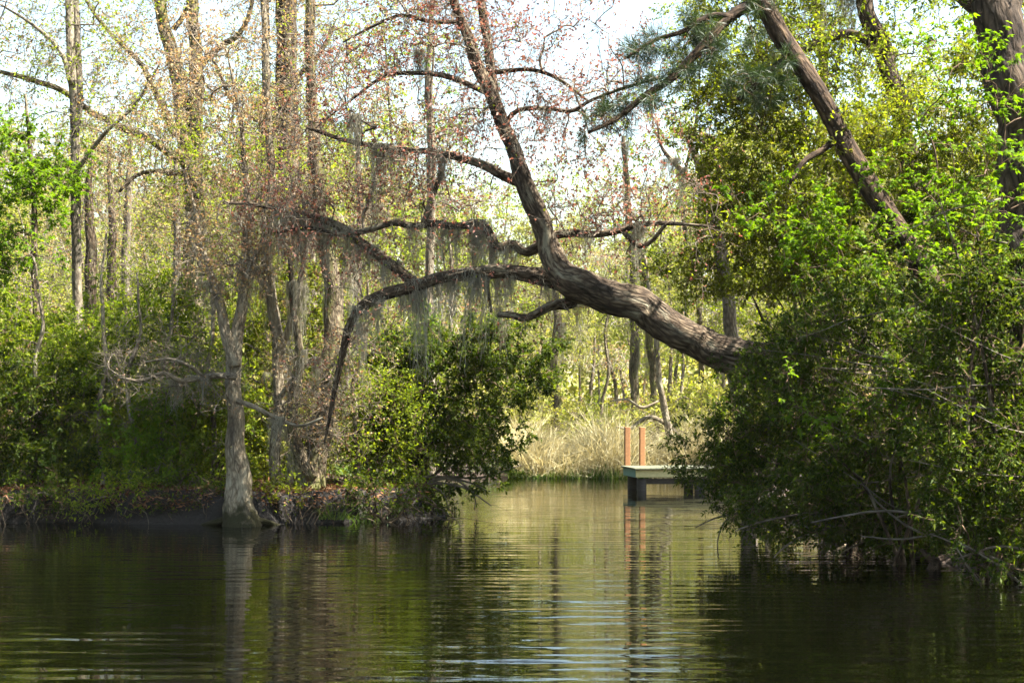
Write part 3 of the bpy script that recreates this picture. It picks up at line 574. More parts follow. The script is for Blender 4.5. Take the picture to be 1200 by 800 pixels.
shrub('wide bushy green shrub beneath the straight grey trunk',[(70,370),(180,350),(200,420),(190,560),(80,575)],(130,570,27.8),28.2,1.2,280,'leaf_mid',clump=80,**LK).finish()
shrub('tall green shrub left of the pale swollen-based tree',[(170,340),(270,330),(275,430),(265,575),(175,570)],(215,572,27.4),27.8,1.1,260,'leaf_mid',clump=70,**LK).finish()
shrub('olive shrub filling the gap behind the mossy trunks',[(270,330),(420,300),(430,420),(420,560),(280,560)],(350,565,29.5),29.5,0.9,320,'leaf_olive',clump=85,**LK).finish()
shrub('low yellow-green bush on the bank between the pale tree and the mossy trunk',[(200,440),(270,430),(275,560),(215,578)],(245,578,26.6),26.7,0.5,110,'leaf_mid',clump=40,**LK).finish()
shrub('bright green sprig bush on the bank edge below the wide shrub',[(150,470),(220,455),(225,560),(160,572)],(190,575,26.9),26.9,0.5,120,'leaf_bright',clump=40,**LK).finish()
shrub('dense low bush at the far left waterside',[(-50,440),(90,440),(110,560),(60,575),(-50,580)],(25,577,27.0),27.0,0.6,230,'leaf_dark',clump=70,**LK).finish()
shrub('green bush beside the thick dark mossy trunk',[(395,430),(480,420),(480,570),(430,590),(400,575)],(440,580,27.2),27.4,0.6,240,'leaf_mid',clump=60,twigs=5,tlen=(0.15,0.35),nleaf=8,size=(0.045,0.08),asp=0.4).finish()
sh=shrub('dark evergreen shrub spreading from the spit out over the water',[(430,400),(470,372),(560,375),(600,395),(645,415),(640,445),(600,460),(612,500),(590,530),(608,545),(560,560),(500,575),(440,575),(430,500)],(487,592,28.2),28.3,1.0,560,'leaf_dark',clump=130,stems=9,twigs=6,tlen=(0.15,0.34),nleaf=14,size=(0.06,0.10),asp=0.45); evg=sh
def bare(pl,pts,Y,rp,tw=True):
    P=pl.limb([(a,b_,rp*(1-0.7*i/(len(pts)-1))) for i,(a,b_) in enumerate(pts)],Y,S=5,name='bare_branch',nodes=False,wob=0.4,mat=M['twig_pale'])
    if tw: pl.grow(P[len(P)//3:][rng.integers(0,len(P)-len(P)//3,8)]+rv(8)*0.18,'leaf_dark',2,(0.1,0.25),0,start=P,rtip=0.003,rmax=0.008)
for pts in [[(485,575),(510,562),(535,563),(556,578),(575,592)],[(485,570),(515,566),(545,571),(557,583),(556,597)],[(490,560),(530,558),(560,560),(590,552),(610,545)],[(485,580),(505,570),(520,580),(526,598)],[(490,572),(520,560),(550,565),(570,575)],[(480,560),(450,570),(430,580),(415,592)]]: bare(sh,pts,27.9,2.2)
sh.finish()
shrub('small leafy mound at the very tip of the spit',[(492,585),(512,580),(520,598),(512,610),(494,610)],(503,606,27.4),27.5,0.3,60,'leaf_dark',stems=3,twigs=4,tlen=(0.06,0.15),nleaf=8,size=(0.04,0.07),asp=0.5).finish()

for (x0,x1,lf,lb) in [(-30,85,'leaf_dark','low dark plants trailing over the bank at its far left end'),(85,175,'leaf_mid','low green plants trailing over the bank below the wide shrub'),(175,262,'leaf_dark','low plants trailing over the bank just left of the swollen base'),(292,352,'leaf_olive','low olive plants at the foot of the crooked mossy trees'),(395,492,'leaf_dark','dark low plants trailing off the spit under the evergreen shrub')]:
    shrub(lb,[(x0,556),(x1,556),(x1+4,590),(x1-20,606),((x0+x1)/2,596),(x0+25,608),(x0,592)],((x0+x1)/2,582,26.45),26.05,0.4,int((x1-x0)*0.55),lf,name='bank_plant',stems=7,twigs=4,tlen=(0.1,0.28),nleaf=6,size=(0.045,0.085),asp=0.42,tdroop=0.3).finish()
# grass tufts, reeds, litter, roots
def blades(b,P,h,wd,bend,K=4,lean=0.25):
    n=len(P); D=norm(np.stack([rng.normal(0,lean,n),rng.normal(0,lean,n),np.ones(n)],-1)); bd=rv(n)*np.array([1,1,0])*bend*h[:,None]
    t=np.linspace(0,1,K)[None,:,None]; C=P[:,None]+D[:,None]*h[:,None,None]*t+bd[:,None]*t**2-UP*(np.linalg.norm(bd,axis=1)[:,None,None]*0.5)*t**2
    an=rng.uniform(0,3.14,n); s_=np.stack([np.cos(an),np.sin(an),0*an],-1)[:,None]*wd*(1-t*0.8)
    V=np.stack([C-s_,C+s_],2); ix=np.arange(n*K*2).reshape(n,K,2)
    b.add(V,np.stack([ix[:,:-1,0],ix[:,:-1,1],ix[:,1:,1],ix[:,1:,0]],-1).reshape(-1,4),rq=np.repeat(rng.uniform(0,1,n),K-1)); return C
def tuft(label,px,Y,n,h,spread):
    x=(px-600)/F*Y; z=max(gz(x,Y),0)-0.02; b=Buf()
    P=np.stack([rng.normal(0,spread,n),rng.normal(0,spread*0.6,n),np.zeros(n)],-1)
    blades(b,P,rng.uniform(0.5,1,n)*h,0.008,0.5,5,0.4)
    o=link(bpy.data.objects.new('grass_tuft',b.mesh('grass_tuft',M['grass']))); o.location=(x,Y,z); tag(o,label,'grass','grass tufts at the waterline')
tuft('bright green grass tuft at the waterline below the dark mossy trunk',385,26.25,260,0.5,0.16)
tuft('grass tuft beside the swollen foot of the pale tree',245,26.2,160,0.35,0.16)
tuft('small grass tuft at the foot of the green bush on the bank',425,26.5,120,0.35,0.18)

b=Buf(); n=9000
px=rng.uniform(600,850,n); Yr=44.2+np.abs(rng.normal(0,3.2,n)); Xr=(px-600)/F*Yr
Zr=ground_z(Xr[None],Yr[None])[0]; ok=(Zr>-0.15); P=np.stack([Xr,Yr,Zr],-1)[ok]
h=rng.uniform(0.9,2.5,len(P))*(0.75+0.25*np.sin(P[:,0]*2.1+1)+0.15*fnoise(P[:,0],P[:,1],2,9)); h=np.maximum(h,0.4)
blades(b,P,h,0.016,0.55,5,0.22)
o=link(bpy.data.objects.new('reed_bed',b.mesh('reed_bed',M['reed']))); tag(o,'pale straw-coloured reed bed behind the dock','reeds',kind='stuff')
b=Buf(); n=3600; px=rng.uniform(596,760,n); Yr=44.15+np.abs(rng.normal(0,0.8,n)); Xr=(px-600)/F*Yr; Zr=ground_z(Xr[None],Yr[None])[0]; ok=Zr>-0.25
P=np.stack([Xr,Yr,np.maximum(Zr,-0.03)],-1)[ok]; blades(b,P,rng.uniform(0.15,0.75,len(P))*(0.75+0.6*fnoise(P[:,0],P[:,1],3,31)),0.016,0.6,4,0.35)
n=9000; Xr=rng.uniform(-6.5,0.8,n); Yr=rng.uniform(28.3,47,n); Zr=ground_z(Xr[None],Yr[None])[0]; ok=(Zr>0.02)&(seg_dist(WATER,Xr[None],Yr[None])[0]<1.3)
P=np.stack([Xr,Yr,Zr-0.02],-1)[ok]; blades(b,P,rng.uniform(0.15,0.7,len(P)),0.014,0.6,4,0.35)
o=link(bpy.data.objects.new('shore_grass',b.mesh('shore_grass',M['grass']))); tag(o,'green marsh grass along the foot of the reeds','grass',kind='stuff')

b=Buf(); n=26000; Xr=rng.uniform(-14,-1.2,n); Yr=26+np.abs(rng.normal(0,2.0,n)); Zr=ground_z(Xr[None],Yr[None])[0]; ok=Zr>0.25; Pn=np.stack([Xr,Yr-0.5*np.exp(-((Zr-0.45)/0.2)**2),Zr+0.02],-1)[ok]
m_=len(Pn); leaf_quads(b,Pn,norm(rv(m_)*np.array([1,1,0.35])),norm(rv(m_)*0.5+UP),rng.uniform(0.06,0.16,m_),rng.uniform(0.015,0.05,m_),rng.uniform(0,1,m_),0.1,0)
o=link(bpy.data.objects.new('leaf_litter',b.mesh('leaf_litter',M['litter']))); tag(o,'rust-brown fallen leaves and pine straw on the left bank','leaf litter',kind='stuff')

b=Buf()
for i in range(110):                      # root tangle and fallen sticks along the undercut
    x=rng.uniform(-13,-1.5); y0=26.3
    for _ in range(40):
        if gz(x,y0)>0.3: break
        y0+=0.12
    z0=gz(x,y0); k=rng.uniform(0.3,0.9)*rng.choice([-1,1]); dwn=rng.uniform(0.3,0.65)
    P=np.array([[x,y0,z0],[x+k*0.3,y0-0.35,z0-0.05],[x+k*0.6,y0-0.5,z0-dwn*0.6],[x+k*0.8,y0-0.55,max(z0-dwn*1.2,-0.1)]]); P=catmull(P,8)+rv(8)*0.02
    tubes(b,P[None],np.linspace(rng.uniform(0.008,0.03),0.004,8)[None],5)
for i in range(160):
    x=rng.uniform(-13.5,-1.3); y=26.1+rng.uniform(-0.35,0.5); z=max(gz(x,y),0)+rng.uniform(0,0.35); l_=rng.uniform(0.2,0.9); d=norm(np.array([rng.normal(),rng.normal()*0.4,rng.normal()*0.35]))
    P=catmull(np.array([[x,y,z],[x+d[0]*l_*.5,y+d[1]*l_*.5,z+d[2]*l_*.5+0.04],[x+d[0]*l_,y+d[1]*l_-0.05,z+d[2]*l_-0.05]]),5)+rv(5)*0.012
    if P[:,2].min()<-0.1 or P[-1,1]<25.4: continue
    tubes(b,P[None],np.linspace(rng.uniform(0.005,0.016),0.003,5)[None],4)
o=link(bpy.data.objects.new('bank_roots',b.mesh('bank_roots',M['bark_brown']))); tag(o,'tangle of bare roots hanging from the undercut left bank','roots',kind='stuff')

# ------------------------------------------------------------------ right bank
pine=Plant('pine_tree','tall pine whose straight scaly trunk leans left over the creek','tree',W(1292,620,20),None,'bark_pine','twig_brown')
pine.rf=0.8; pine.limb([(1296,628,21),(1262,560,19),(1205,476,17),(1160,420,16.5),(1120,368,16),(1080,313,16),(1040,250,15.5),(1002,190,15),(966,122,14.5),(922,52,14),(890,-5,13),(850,-80,11),(800,-180,8),(760,-260,4)],20,23,S=14,wob=0.06,rough=0.05,step=0.1); pine.rf=1.0
pine.limb([(892,0,7),(868,12,6.5),(846,30,6),(822,58,5.5),(790,88,5),(755,112,4),(720,140,3),(690,156,1.8)],22.4,21.6,S=8,wob=0.4)
pine.limb([(858,20,4),(830,20,3.6),(800,38,3),(765,48,2.4),(735,68,1.4)],22.2,21.8,S=6)
pine.limb([(938,64,6),(912,77,5.5),(890,97,4.5),(866,118,3)],22.2,22,S=7)
pine.limb([(985,158,5),(965,175,4),(940,190,3.4),(925,215,2)],21.8,21.3,S=6)
A=np.vstack([fill([(690,140),(760,95),(830,40),(850,50),(800,100),(730,150),(680,165)],38,21.9,0.4),fill([(740,50),(800,30),(850,10),(860,20),(790,55),(740,75)],18,22,0.4),fill([(800,-30),(900,-40),(900,60),(840,110),(800,60)],24,22.2,0.7,10,.2),fill([(700,-60),(880,-90),(870,-20),(760,-25)],26,22.3,0.8,16,.25),fill([(850,90),(930,60),(930,110),(860,130)],22,22,0.4)])
pine.grow(A,'needle',3,(0.15,0.3),18,(0.13,0.22),style='needle',rtip=0.004,rmax=0.02); pine.finish()

t=Plant('old_tree','massive dark furrowed trunk at the right edge of the creek','tree',W(1240,650,17.8),None,'bark_dark','twig_brown')
t.limb([(1256,668,56),(1246,600,44),(1232,480,36),(1218,360,33),(1206,260,31),(1196,180,30),(1186,100,29),(1175,20,28),(1165,-80,25),(1160,-220,18)],17.8,18.6,S=16)
t.limb([(1175,30,14),(1130,0,11),(1090,-60,8)],18.5,19.5,S=9)
t.grow(fill([(1000,-200),(1260,-200),(1260,-20),(1000,-20)],110,19.2,1.5,40,0.4),'leaf_mid',5,(0.25,0.5),8,(0.05,0.09),rmax=0.03); t.finish()
t=Plant('bent_tree','dark crooked tree with a forked limb behind the leaning pine',"tree",W(1100,600,24.5),None,'bark_dark','twig_brown')
t.limb([(1100,606,14),(1095,520,13),(1085,400,12),(1070,250,12),(1056,140,11.5),(1040,72,11),(1022,30,10),(1008,-10,9),(990,-80,6)],24.5,24.8,S=10)
t.limb([(1044,78,7),(1030,60,6.5),(1005,45,6),(975,44,5.5),(948,54,5),(925,68,3.5),(905,82,2)],24.8,24.4,S=8,wob=0.5)
bent=t
t.grow(np.vstack([fill([(900,-120),(1130,-120),(1150,120),(1060,170),(930,140),(880,40)],480,24.8,1.4,130,0.32)]),'leaf_yellow',5,(0.2,0.45),8,(0.05,0.085),0.5,rmax=0.03,keep=0.75); t.finish()
hang(bent,[(965,-5,50),(985,-8,60),(1000,-5,55),(1012,0,45),(940,-20,60)],'grey Spanish moss hanging from the crooked tree behind the pine','moss on the crooked tree behind the pine')
t=Plant('slim_tree','slim grey upright trunk crossed by the leaning pine','tree',W(966,585,29),None,'bark_grey')
t.limb([(966,590,7),(966,400,6.4),(965,250,6),(964,120,6),(962,50,5.5),(956,0,5),(945,-80,3)],29,29,S=8)
t.grow(fill([(890,-80),(1020,-80),(1010,80),(920,100)],60,29,1.2,24,0.35),'leaf_yellow',4,(0.25,0.5),6,(0.05,0.09),rmax=0.02); t.finish()

t=Plant('grey_snag','bare grey leaning snag rising from the shallows beside the dock','tree',W(877,600,29.5),None,'bark_grey')
t.limb([(880,606,11),(878,560,10),(874,510,9.5),(864,445,9),(854,370,8),(846,300,7.5),(836,255,7),(826,220,6),(817,188,5),(805,160,3)],29.5,29.5,S=9)
t.limb([(832,235,4),(812,215,3.5),(790,190,3),(775,170,2),(770,140,1.2)],29.5,29.2,S=6,wob=0.5)
t.limb([(838,262,3),(850,240,2.6),(848,215,2),(840,200,1.2)],29.5,29.2,S=6)
t.grow(fill([(745,140),(840,130),(860,230),(830,290),(770,260)],70,29.4,0.8,24,0.3),'bud_red',4,(0.2,0.45),5,(0.04,0.07),0.6,rtip=0.004,sub=1,keep=0.45,rmax=0.02); snag=t
hang(t,[(800,200,40),(820,215,40),(785,190,40)],'wisp of moss hanging from the bare leaning snag','moss on the leaning snag')
t.finish()

def rshrub(label,poly,base,Y,dY,n,leaf,clump,**kw):
    kw.setdefault('twigs',6); kw.setdefault('tlen',(0.14,0.36)); kw.setdefault('nleaf',12); kw.setdefault('size',(0.05,0.09)); kw.setdefault('asp',0.38)
    kw.setdefault('stems',7)
    return shrub(label,poly,base,Y,dY,n,leaf,clump=clump,sig=0.26,**kw)
s=rshrub('dark olive evergreen tree crown behind the snag on the right bank',[(800,110),(880,80),(960,130),(1010,200),(1010,330),(930,370),(870,350),(810,335),(785,300),(810,270),(830,200)],(985,585,25.2),25.2,1.1,600,'leaf_olive',150,name='evergreen_tree',stems=10); s.root['category']='tree'; s.finish()
s=rshrub('young maple with fresh bright green leaf clusters over the dark shrubs',[(870,160),(960,210),(1050,200),(1120,190),(1130,330),(1060,350),(960,340),(900,320),(860,270)],(1085,590,21),20.8,0.9,105,'leaf_bright',30,name='maple_tree',style='maple',size=(0.06,0.10),asp=0.5,nleaf=6,twigs=5); s.root['category']='tree'; s.finish()
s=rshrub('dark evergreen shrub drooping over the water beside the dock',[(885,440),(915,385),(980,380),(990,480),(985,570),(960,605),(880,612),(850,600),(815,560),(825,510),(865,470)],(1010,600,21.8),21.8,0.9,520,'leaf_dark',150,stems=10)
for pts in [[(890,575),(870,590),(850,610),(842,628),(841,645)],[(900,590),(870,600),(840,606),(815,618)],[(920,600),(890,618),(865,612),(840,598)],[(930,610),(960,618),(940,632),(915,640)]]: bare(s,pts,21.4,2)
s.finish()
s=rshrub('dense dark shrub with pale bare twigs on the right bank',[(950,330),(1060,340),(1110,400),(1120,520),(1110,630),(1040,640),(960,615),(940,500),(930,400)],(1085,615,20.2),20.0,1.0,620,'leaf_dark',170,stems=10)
for i in range(22):
    x0,y0=rng.uniform(960,1110),rng.uniform(380,590); a=rng.uniform(-0.7,0.9); l_=rng.uniform(60,150)
    bare(s,[(x0+l_*0.9,y0+l_*a*0.6),(x0+l_*.4,y0+l_*a*0.35),(x0,y0),(x0-l_*0.6,y0-l_*a*0.5+rng.uniform(-12,12))],19.2+rng.uniform(-.3,.5),rng.uniform(0.7,1.6))
for pts in [[(1130,610),(1080,602),(1030,598),(985,605),(950,612)],[(1170,670),(1120,640),(1070,620),(1030,590),(1015,570)],[(1140,600),(1090,596),(1050,606)],[(1160,640),(1110,625),(1060,632),(1010,628)]]: bare(s,pts,18.6,2.3)
s.finish()
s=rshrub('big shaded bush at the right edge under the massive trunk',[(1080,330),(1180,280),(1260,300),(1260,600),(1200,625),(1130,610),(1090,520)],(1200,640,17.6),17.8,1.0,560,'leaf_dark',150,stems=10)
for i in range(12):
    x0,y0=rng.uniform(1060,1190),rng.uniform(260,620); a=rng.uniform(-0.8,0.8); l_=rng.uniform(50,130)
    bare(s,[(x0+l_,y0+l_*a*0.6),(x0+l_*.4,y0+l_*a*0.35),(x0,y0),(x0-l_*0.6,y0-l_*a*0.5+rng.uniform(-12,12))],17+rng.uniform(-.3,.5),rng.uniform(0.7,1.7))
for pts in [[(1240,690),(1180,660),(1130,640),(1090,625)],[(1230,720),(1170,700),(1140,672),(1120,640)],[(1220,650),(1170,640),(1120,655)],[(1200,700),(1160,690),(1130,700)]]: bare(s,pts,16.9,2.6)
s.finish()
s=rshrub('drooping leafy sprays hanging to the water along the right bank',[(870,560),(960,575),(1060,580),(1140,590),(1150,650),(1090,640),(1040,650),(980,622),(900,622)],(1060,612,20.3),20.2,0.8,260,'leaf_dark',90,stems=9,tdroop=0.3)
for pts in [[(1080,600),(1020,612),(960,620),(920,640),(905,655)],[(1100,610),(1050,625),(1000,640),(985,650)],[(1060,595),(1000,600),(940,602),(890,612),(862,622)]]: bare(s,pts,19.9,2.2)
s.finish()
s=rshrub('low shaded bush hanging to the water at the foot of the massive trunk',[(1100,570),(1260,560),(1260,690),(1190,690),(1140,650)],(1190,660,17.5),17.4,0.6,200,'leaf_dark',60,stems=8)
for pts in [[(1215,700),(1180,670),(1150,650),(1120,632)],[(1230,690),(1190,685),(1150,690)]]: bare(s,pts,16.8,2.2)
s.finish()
s=rshrub('sunlit yellow-green understory tree filling the upper right',[(940,140),(1060,110),(1150,30),(1250,-40),(1260,300),(1150,320),(1060,280),(960,230)],(1150,600,23),22.6,1.2,520,'leaf_olive',130,name='understory_tree',stems=10); s.root['category']='tree'; s.finish()
s=rshrub('maple sapling with light green leaves beside the massive trunk',[(1080,20),(1150,0),(1180,120),(1200,240),(1190,330),(1120,330),(1090,200)],(1165,640,17.4),17.3,0.6,75,'leaf_bright',24,name='maple_sapling',style='maple',size=(0.05,0.085),asp=0.5,nleaf=6,twigs=4,stems=5); s.root['category']='tree'; s.finish()
s=rshrub('low bright green maple sprouts among the dark shrubs on the right bank',[(920,440),(1000,470),(1090,420),(1120,470),(1060,500),(950,500)],(1060,612,19),18.9,0.4,60,'leaf_bright',20,name='maple_sprout',style='maple',size=(0.05,0.08),asp=0.5,nleaf=6,twigs=3,stems=5); s.finish()
s=rshrub('leafy olive tree crown around the top of the leaning pine',[(800,40),(880,-60),(1000,-60),(1000,60),(960,150),(860,140)],(1010,590,25.5),25.4,1.0,260,'leaf_olive',70,name='evergreen_tree',stems=8); s.root['category']='tree'; s.finish()
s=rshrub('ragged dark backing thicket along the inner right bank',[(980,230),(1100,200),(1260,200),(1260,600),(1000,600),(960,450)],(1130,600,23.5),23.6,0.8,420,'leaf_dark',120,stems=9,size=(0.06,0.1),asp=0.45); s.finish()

# driftwood stub standing in the water
t=Plant('driftwood','black broken driftwood stub poking from the water on the right','driftwood',W(1090,664,18.4),None,'bark_dark')
t.limb([(1088,676,7),(1096,662,7),(1094,655,5),(1086,650,3.5),(1080,643,2)],18.4,18.3,S=7,step=0.04); 

# ------------------------------------------------------------------ dock
def wood(name,c0,c1):
    m,nt,out=new_mat(name); N=nt.nodes.new; L=nt.links.new
    tc=N('ShaderNodeTexCoord'); mp=N('ShaderNodeMapping'); mp.inputs['Scale'].default_value=(3,3,14); L(tc.outputs['Object'],mp.inputs[0])
    n=N('ShaderNodeTexNoise'); n.inputs['Scale'].default_value=4; n.inputs['Detail'].default_value=6; L(mp.outputs[0],n.inputs['Vector'])
    oi=N('ShaderNodeObjectInfo'); ad=N('ShaderNodeMath'); ad.operation='MULTIPLY_ADD'; L(oi.outputs['Random'],ad.inputs[0]); ad.inputs[1].default_value=0.25; L(n.outputs['Fac'],ad.inputs[2])
    rp=ramp(nt,[(0.35,c0),(0.85,c1)]); L(ad.outputs[0],rp.inputs[0]); pb=N('ShaderNodeBsdfPrincipled'); pb.inputs['Roughness'].default_value=0.8
    bp=N('ShaderNodeBump'); bp.inputs['Strength'].default_value=0.3; bp.inputs['Distance'].default_value=0.01; L(n.outputs['Fac'],bp.inputs['Height']); L(bp.outputs[0],pb.inputs['Normal'])
    L(rp.outputs[0],pb.inputs['Base Color']); L(pb.outputs[0],out.inputs[0]); return m
M['deck']=wood('deck_wood',(0.045,0.05,0.025),(0.11,0.11,0.06)); M['fascia']=wood('fascia_wood',(0.36,0.31,0.13),(0.58,0.50,0.24)); M['post']=wood('post_wood',(0.20,0.085,0.028),(0.32,0.15,0.05)); M['pile']=wood('wet_pile',(0.018,0.014,0.011),(0.05,0.04,0.03)); M['teal']=wood('teal_board',(0.10,0.20,0.17),(0.17,0.28,0.24))
def box_mesh(name,sx,sy,sz,mat,bev=0.008):
    import bmesh
    bm=bmesh.new(); bmesh.ops.create_cube(bm,size=1); bmesh.ops.scale(bm,vec=(sx,sy,sz),verts=bm.verts); bmesh.ops.bevel(bm,geom=bm.edges[:],offset=bev,segments=1,affect='EDGES')
    me=bpy.data.meshes.new(name); bm.to_mesh(me); bm.free(); me.materials.append(mat); return me
DX0,DX1,DY0,DY1,DZ=3.22,6.7,37.0,38.7,0.60
dock=link(bpy.data.objects.new('dock',None)); dock.location=(DX0,DY0,0); dock.rotation_euler=(0,0,0.12); tag(dock,'small low wooden dock with cream edge boards at the right shore','dock')
def dpart(name,me,x,y,z,rz=0):
    o=link(bpy.data.objects.new(name,me)); o.parent=dock; o.location=(x-DX0,y-DY0,z); o.rotation_euler=(0,0,rz); return o
n_pl=25; pw=(DX1-DX0+0.1)/n_pl; pm_=box_mesh('plank',pw-0.008,DY1-DY0+0.16,0.038,M['deck'],0.004)
for i in range(n_pl): dpart('plank',pm_,DX0-0.05+pw*(i+.5),(DY0+DY1)/2+rng.uniform(-.012,.012),DZ-0.019+rng.uniform(-.003,.003))
dpart('fascia_board',box_mesh('fascia_board',DX1-DX0,0.04,0.20,M['fascia']),(DX0+DX1)/2,DY0+0.02,DZ-0.148)
dpart('fascia_board',box_mesh('fascia_board',DX1-DX0,0.04,0.20,M['fascia']),(DX0+DX1)/2,DY1-0.02,DZ-0.148)
dpart('end_board',box_mesh('end_board',0.04,DY1-DY0-0.09,0.21,M['teal']),DX0+0.02,(DY0+DY1)/2,DZ-0.15)
dpart('cross_beam',box_mesh('cross_beam',DX1-DX0-0.2,0.1,0.14,M['pile']),(DX0+DX1)/2,DY0+0.2,DZ-0.36)
for x,y in [(DX0+0.2,DY0+0.2),(DX0+1.75,DY0+0.2),(DX0+3.1,DY0+0.2),(DX0+0.2,DY1-0.3),(DX0+1.75,DY1-0.3),(DX0+3.1,DY1-0.3)]:
    b=Buf(); P=np.linspace([0,0,-1.4],[0,0,0],8); tubes(b,P[None],np.full((1,8),0.13),12,cap=True,rough=0.03); me=b.mesh('pile',M['pile'],smooth=True); dpart('pile',me,x,y,DZ-0.29 if y<DY0+1 else DZ-0.05)
pmsh=box_mesh('mooring_post',0.145,0.145,1.2,M['post'],0.012)
for px in (735,752.5):
    wx,wy=(px-600)/F*38.85-DX0,38.85-DY0; dpart('mooring_post',pmsh,DX0+wx*math.cos(.12)+wy*math.sin(.12),DY0-wx*math.sin(.12)+wy*math.cos(.12),1.055)

# ------------------------------------------------------------------ far woods
def proto(name,label,group,kind):
    t=Plant(name,label,'tree',(0,0,0),group,'bark_mossy' if kind==2 else 'bark_pale','twig_grey')
    H=rng.uniform(12,16); k=rng.normal(0,0.25,(6,2)); P=[(k[i,0]*(i>0),k[i,1]*(i>0),H*i/5-0.1*(i==0)) for i in range(6)]; R=np.linspace(0.13,0.025,6)
    t.limb3(P,R,S=7,step=0.5)
    n=(150,90,170,130)[kind]; zc=rng.uniform(0.25,1.05,n)**(0.7)*H; rr=(0.5+2.6*np.sin(np.clip((zc/H-0.2)/0.85,0,1)*math.pi)**0.8)*np.sqrt(rng.uniform(0,1,n)); a=rng.uniform(0,6.28,n)
    A=np.stack([rr*np.cos(a),rr*np.sin(a),zc],-1); A=A[rng.integers(0,n//3,n)]+rv(n)*0.45
    lf=('leaf_pale','bud_tan','leaf_yellow','leaf_pale')[kind]
    t.grow(A,lf,5,(0.35,0.8),(8,3,9,7)[kind],(0.09,0.16),0.55,rtip=0.009,sub=1,keep=(0.6,0.5,0.6,0.5)[kind],rmax=0.06)
    if kind in (1,3): t.put_leaves('moss',A[rng.integers(0,n,500)]+rv(500)*0.3,np.tile([0,0,-1.0],(500,1)),rng.uniform(0,1,500),(0.3,0.8),0.07,'simple',0,0.6)
    return t.finish().root
FL='slender pale tree in the sunlit woods beyond the reed bed'; FG='trees of the far woods'
protos=[proto('woodland_tree',FL,FG,k) for k in (0,1,2,3,0,2)]
spots=[]
for Y in (50,55,61,68,76,85,95,106,118):
    st=2.6+Y*0.018; x=-0.42*Y-3
    while x<0.40*Y+3:
        xx=x+rng.uniform(-0.9,0.9); yy=Y+rng.uniform(-2.5,2.5); x+=st*rng.uniform(0.7,1.3)
        if -1.5<xx<7.5 and yy<64 and rng.uniform()<0.6: continue
        spots.append((xx,yy))
for Y in (41,45): spots+= [(x+rng.uniform(-.6,.6),Y+rng.uniform(-1.5,1.5)) for x in np.arange(-17,-5.5,2.6)]+[(x+rng.uniform(-.6,.6),Y) for x in np.arange(8.5,16,2.6)]
for i,(x,y) in enumerate(spots):
    pyt=rng.uniform(170,270) if rng.uniform()<0.85 else rng.uniform(60,170)
    if 540<600+x/y*F<800: pyt=rng.uniform(235,320)
    s_=(CAMZ+(HOR-pyt)/F*y)/14.5
    lo=(x,y,max(gz(x,y),0)-0.05)
    k=i if i<6 else int(rng.integers(0,6)); sxy=max(s_,0.75)
    if i<6: q=protos[i]; q.location=lo; q.scale=(sxy,sxy,s_)
    else: q=copy_tree(protos[k],lo,rng.uniform(0,6.28),sxy,s_)
    ppx=600+x/y*F; zone='behind the left thicket' if ppx<560 else 'beyond the reed bed' if ppx<840 else 'behind the right bank'
    look=('pale green leafy tree','bare tan-budded grey tree','yellow-green leafy tree','moss-draped pale tree','slender pale green tree','tall yellow-green tree')[k]
    q['label']=look+' in the sunlit woods '+zone+(', far back' if y>72 else ', in front'); q['group']=FG+' '+zone+', '+look
print('far trees',len(spots))
BL='pale yellow-green undergrowth bush in the woods behind the reeds and thickets'; BG='undergrowth bushes of the woods'
bp_=[]
for k in range(5):
    s=Plant('undergrowth_bush',BL,'bush',(0,0,0),BG,'bark_brown','twig_grey')
    n=90; A=rv(n)*np.array([0.8,0.8,0.55])+np.array([0,0,1.2]); A=A[A[:,2]>0.15]
    for q in range(4): s.limb3([(0,0,-0.05),A[q]*0.5,A[q]],[0.03,0.02,0.01],name='stem',S=5,step=0.4)
    s.grow(A,('leaf_pale','leaf_yellow','leaf_mid','bud_tan','leaf_pale')[k],5,(0.25,0.5),8,(0.07,0.12),0.5,rtip=0.006,rmax=0.02); bp_.append(s.finish().root)
def blab(q,k):
    x,y,_=q.location; ppx=600+x/y*F
    zone='inside the left thicket' if y<45 else 'in the woods behind the left thicket' if ppx<560 else 'in the woods beyond the reed bed' if ppx<840 else 'in the woods behind the right bank'
    if y>66: zone=zone.replace('in the woods','deep in the woods')
    look=('pale green bush','yellow-green bush','mid-green bush','bare tan-budded bush','loose pale green bush')[k]
    q['label']=look+' '+zone; q['group']=look+' '+zone
j=0
for Y,st in ((47.5,2.2),(51,2.2),(56,2.4),(62,2.6),(70,3),(80,3.4),(92,3.8),(106,4.2)):
    for x in np.arange(-0.40*Y-2,0.40*Y+2,st):
        xx=x+rng.uniform(-0.8,0.8); yy=Y+rng.uniform(-1.5,1.5)
        if -5<xx<6.5 and yy<48.5: continue
        if gz(xx,yy)<0.1: continue
        s_=rng.uniform(0.7,1.4); lo=(xx,yy,gz(xx,yy)-0.03)
        k=j if j<5 else int(rng.integers(0,5))
        if j<5: q=bp_[j]; q.location=lo; q.scale=(s_,)*3
        else: q=copy_tree(bp_[k],lo,rng.uniform(0,6.28),s_)
        blab(q,k); j+=1
for x in np.arange(-17,-3.5,1.5):                 # undergrowth deeper in the left thicket
    for Y in (31.5,35,38.5):
        xx=x+rng.uniform(-.5,.5); yy=Y+rng.uniform(-1,1)
        if gz(xx,yy)<0.3: continue
        k=int(rng.integers(0,4)); blab(copy_tree(bp_[k],(xx,yy,gz(xx,yy)-0.03),rng.uniform(0,6.28),rng.uniform(0.9,1.7)),k); j+=1
print('bushes',j)
t=Plant('leaning_sapling','thin leaning bare sapling right behind the dock posts','tree',W(792,552,46),None,'bark_pale')
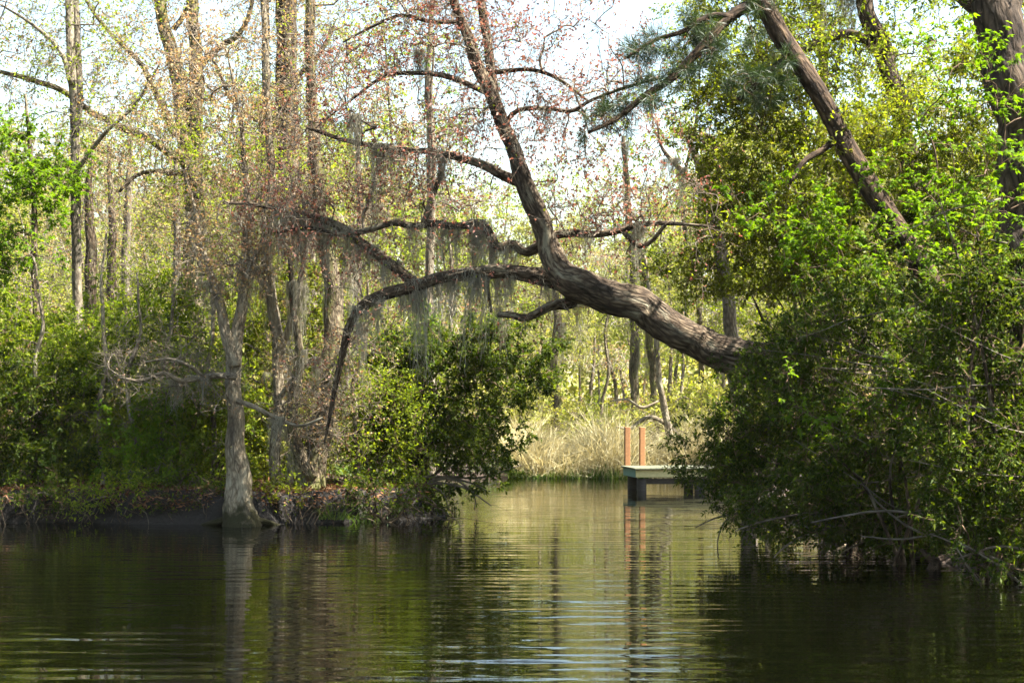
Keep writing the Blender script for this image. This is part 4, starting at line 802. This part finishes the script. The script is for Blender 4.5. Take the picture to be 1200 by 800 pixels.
t.limb([(792,556,5.5),(788,530,4.6),(782,500,4.2),(775,460,3.8),(770,410,3.4),(764,360,2.6),(756,300,1.6)],46,46,S=7)
t.grow(fill([(730,300),(800,300),(800,400),(740,420)],26,46,0.8),'leaf_yellow',3,(0.3,0.6),4,(0.06,0.1),rmax=0.02); t.finish()
t=Plant('fallen_branch','bleached bare fallen branch arching over the reeds','branch',W(756,540,46.5),None,'bark_pale')
t.limb([(800,545,3),(790,505,3.4),(772,491,3),(755,490,2.6),(738,502,2),(722,500,1.2)],46.5,46,S=6); t.limb([(772,470,1.6),(752,478,2),(735,468,1.4),(715,470,0.8)],46.5,46.2,S=5)
t.grow(fill([(715,480),(800,480),(800,520),(730,520)],24,46.2,0.4),'moss',2,(0.3,0.6),0,rmax=0.01); t.finish()
for (pts,lb) in [([(746,540,6),(744,470,5.5),(743,400,5),(742,320,4.6),(736,240,4),(731,160,2.5)],'tall grey moss-hung snag standing in the woods right of the arching trunk'),([(768,540,5),(766,450,4.6),(760,380,4.2),(754,310,3.6),(742,270,2)],'shorter grey moss-hung snag beside the tall snag in the far woods'),([(652,545,6),(651,480,5.5),(650,430,5),(652,370,4.5),(648,300,3)],'thin grey trunk rising straight behind the left end of the reeds')]:
    t=Plant('mossy_snag',lb,'tree',W(pts[0][0],540,52),None,'bark_mossy'); t.limb(pts,52,52.5,S=8,step=0.3,wob=0.4)
    xs_=[p[0] for p in pts]; t.grow(fill([(min(xs_)-25,pts[-1][1]),(max(xs_)+20,pts[-1][1]),(max(xs_)+30,400),(min(xs_)-30,400)],40,52.3,1.0,16,0.4),'leaf_pale',4,(0.4,0.8),4,(0.08,0.13),keep=0.4,rtip=0.007,sub=1,rmax=0.03)
    hang(t,[(pts[k][0]+rng.uniform(-14,14),pts[k][1]+rng.uniform(-20,20),rng.uniform(50,90)) for k in (2,3,4,-1)],'long grey moss streamer on '+lb.split(' standing')[0].split(' beside')[0].split(' rising')[0]+' in the far woods','moss on the far snags',0.9); t.finish()

b=Buf(); n=60000; a=rng.uniform(-0.55,0.55,n); r=rng.uniform(125,165,n); xx=r*np.sin(a); yy=r*np.cos(a)
top=13+3.5*fnoise(xx,yy*0.3,0.25,21)+2.5*fnoise(xx,yy*0.3,0.8,22); zz=rng.uniform(0.02,1,n)**0.9*np.maximum(top,4)
leaf_quads(b,np.stack([xx,yy,zz],-1),norm(rv(n)),norm(rv(n)+UP*0.4),rng.uniform(0.5,0.95,n),rng.uniform(0.3,0.6,n),rng.uniform(0,1,n),0.2,0.1)
o=link(bpy.data.objects.new('far_woods',b.mesh('far_woods',M['leaf_pale']))); tag(o,'hazy pale green mass of distant woods closing the view','woods',kind='stuff')
print('tris', sum(sum(len(p.vertices)-2 for p in me.polygons) if len(me.polygons)<2000 else len(me.loops)-2*len(me.polygons) for me in bpy.data.meshes))

# ------------------------------------------------------------------ air
import bmesh
bm=bmesh.new(); bmesh.ops.create_cube(bm,size=1); me=bpy.data.meshes.new('haze'); bm.to_mesh(me); bm.free()
hz=link(bpy.data.objects.new('haze',me)); hz.scale=(1300,850,30); hz.location=(0,300,13.5)
m,nt,out=new_mat('haze'); pv=nt.nodes.new('ShaderNodeVolumePrincipled'); pv.inputs['Color'].default_value=(1.0,0.98,0.93,1); pv.inputs['Density'].default_value=0.00008; pv.inputs['Anisotropy'].default_value=0.2
nt.links.new(pv.outputs[0],out.inputs['Volume']); me.materials.append(m); tag(hz,'thin bright spring haze in the air over the swamp','haze',kind='stuff')
cy.volume_bounces=0
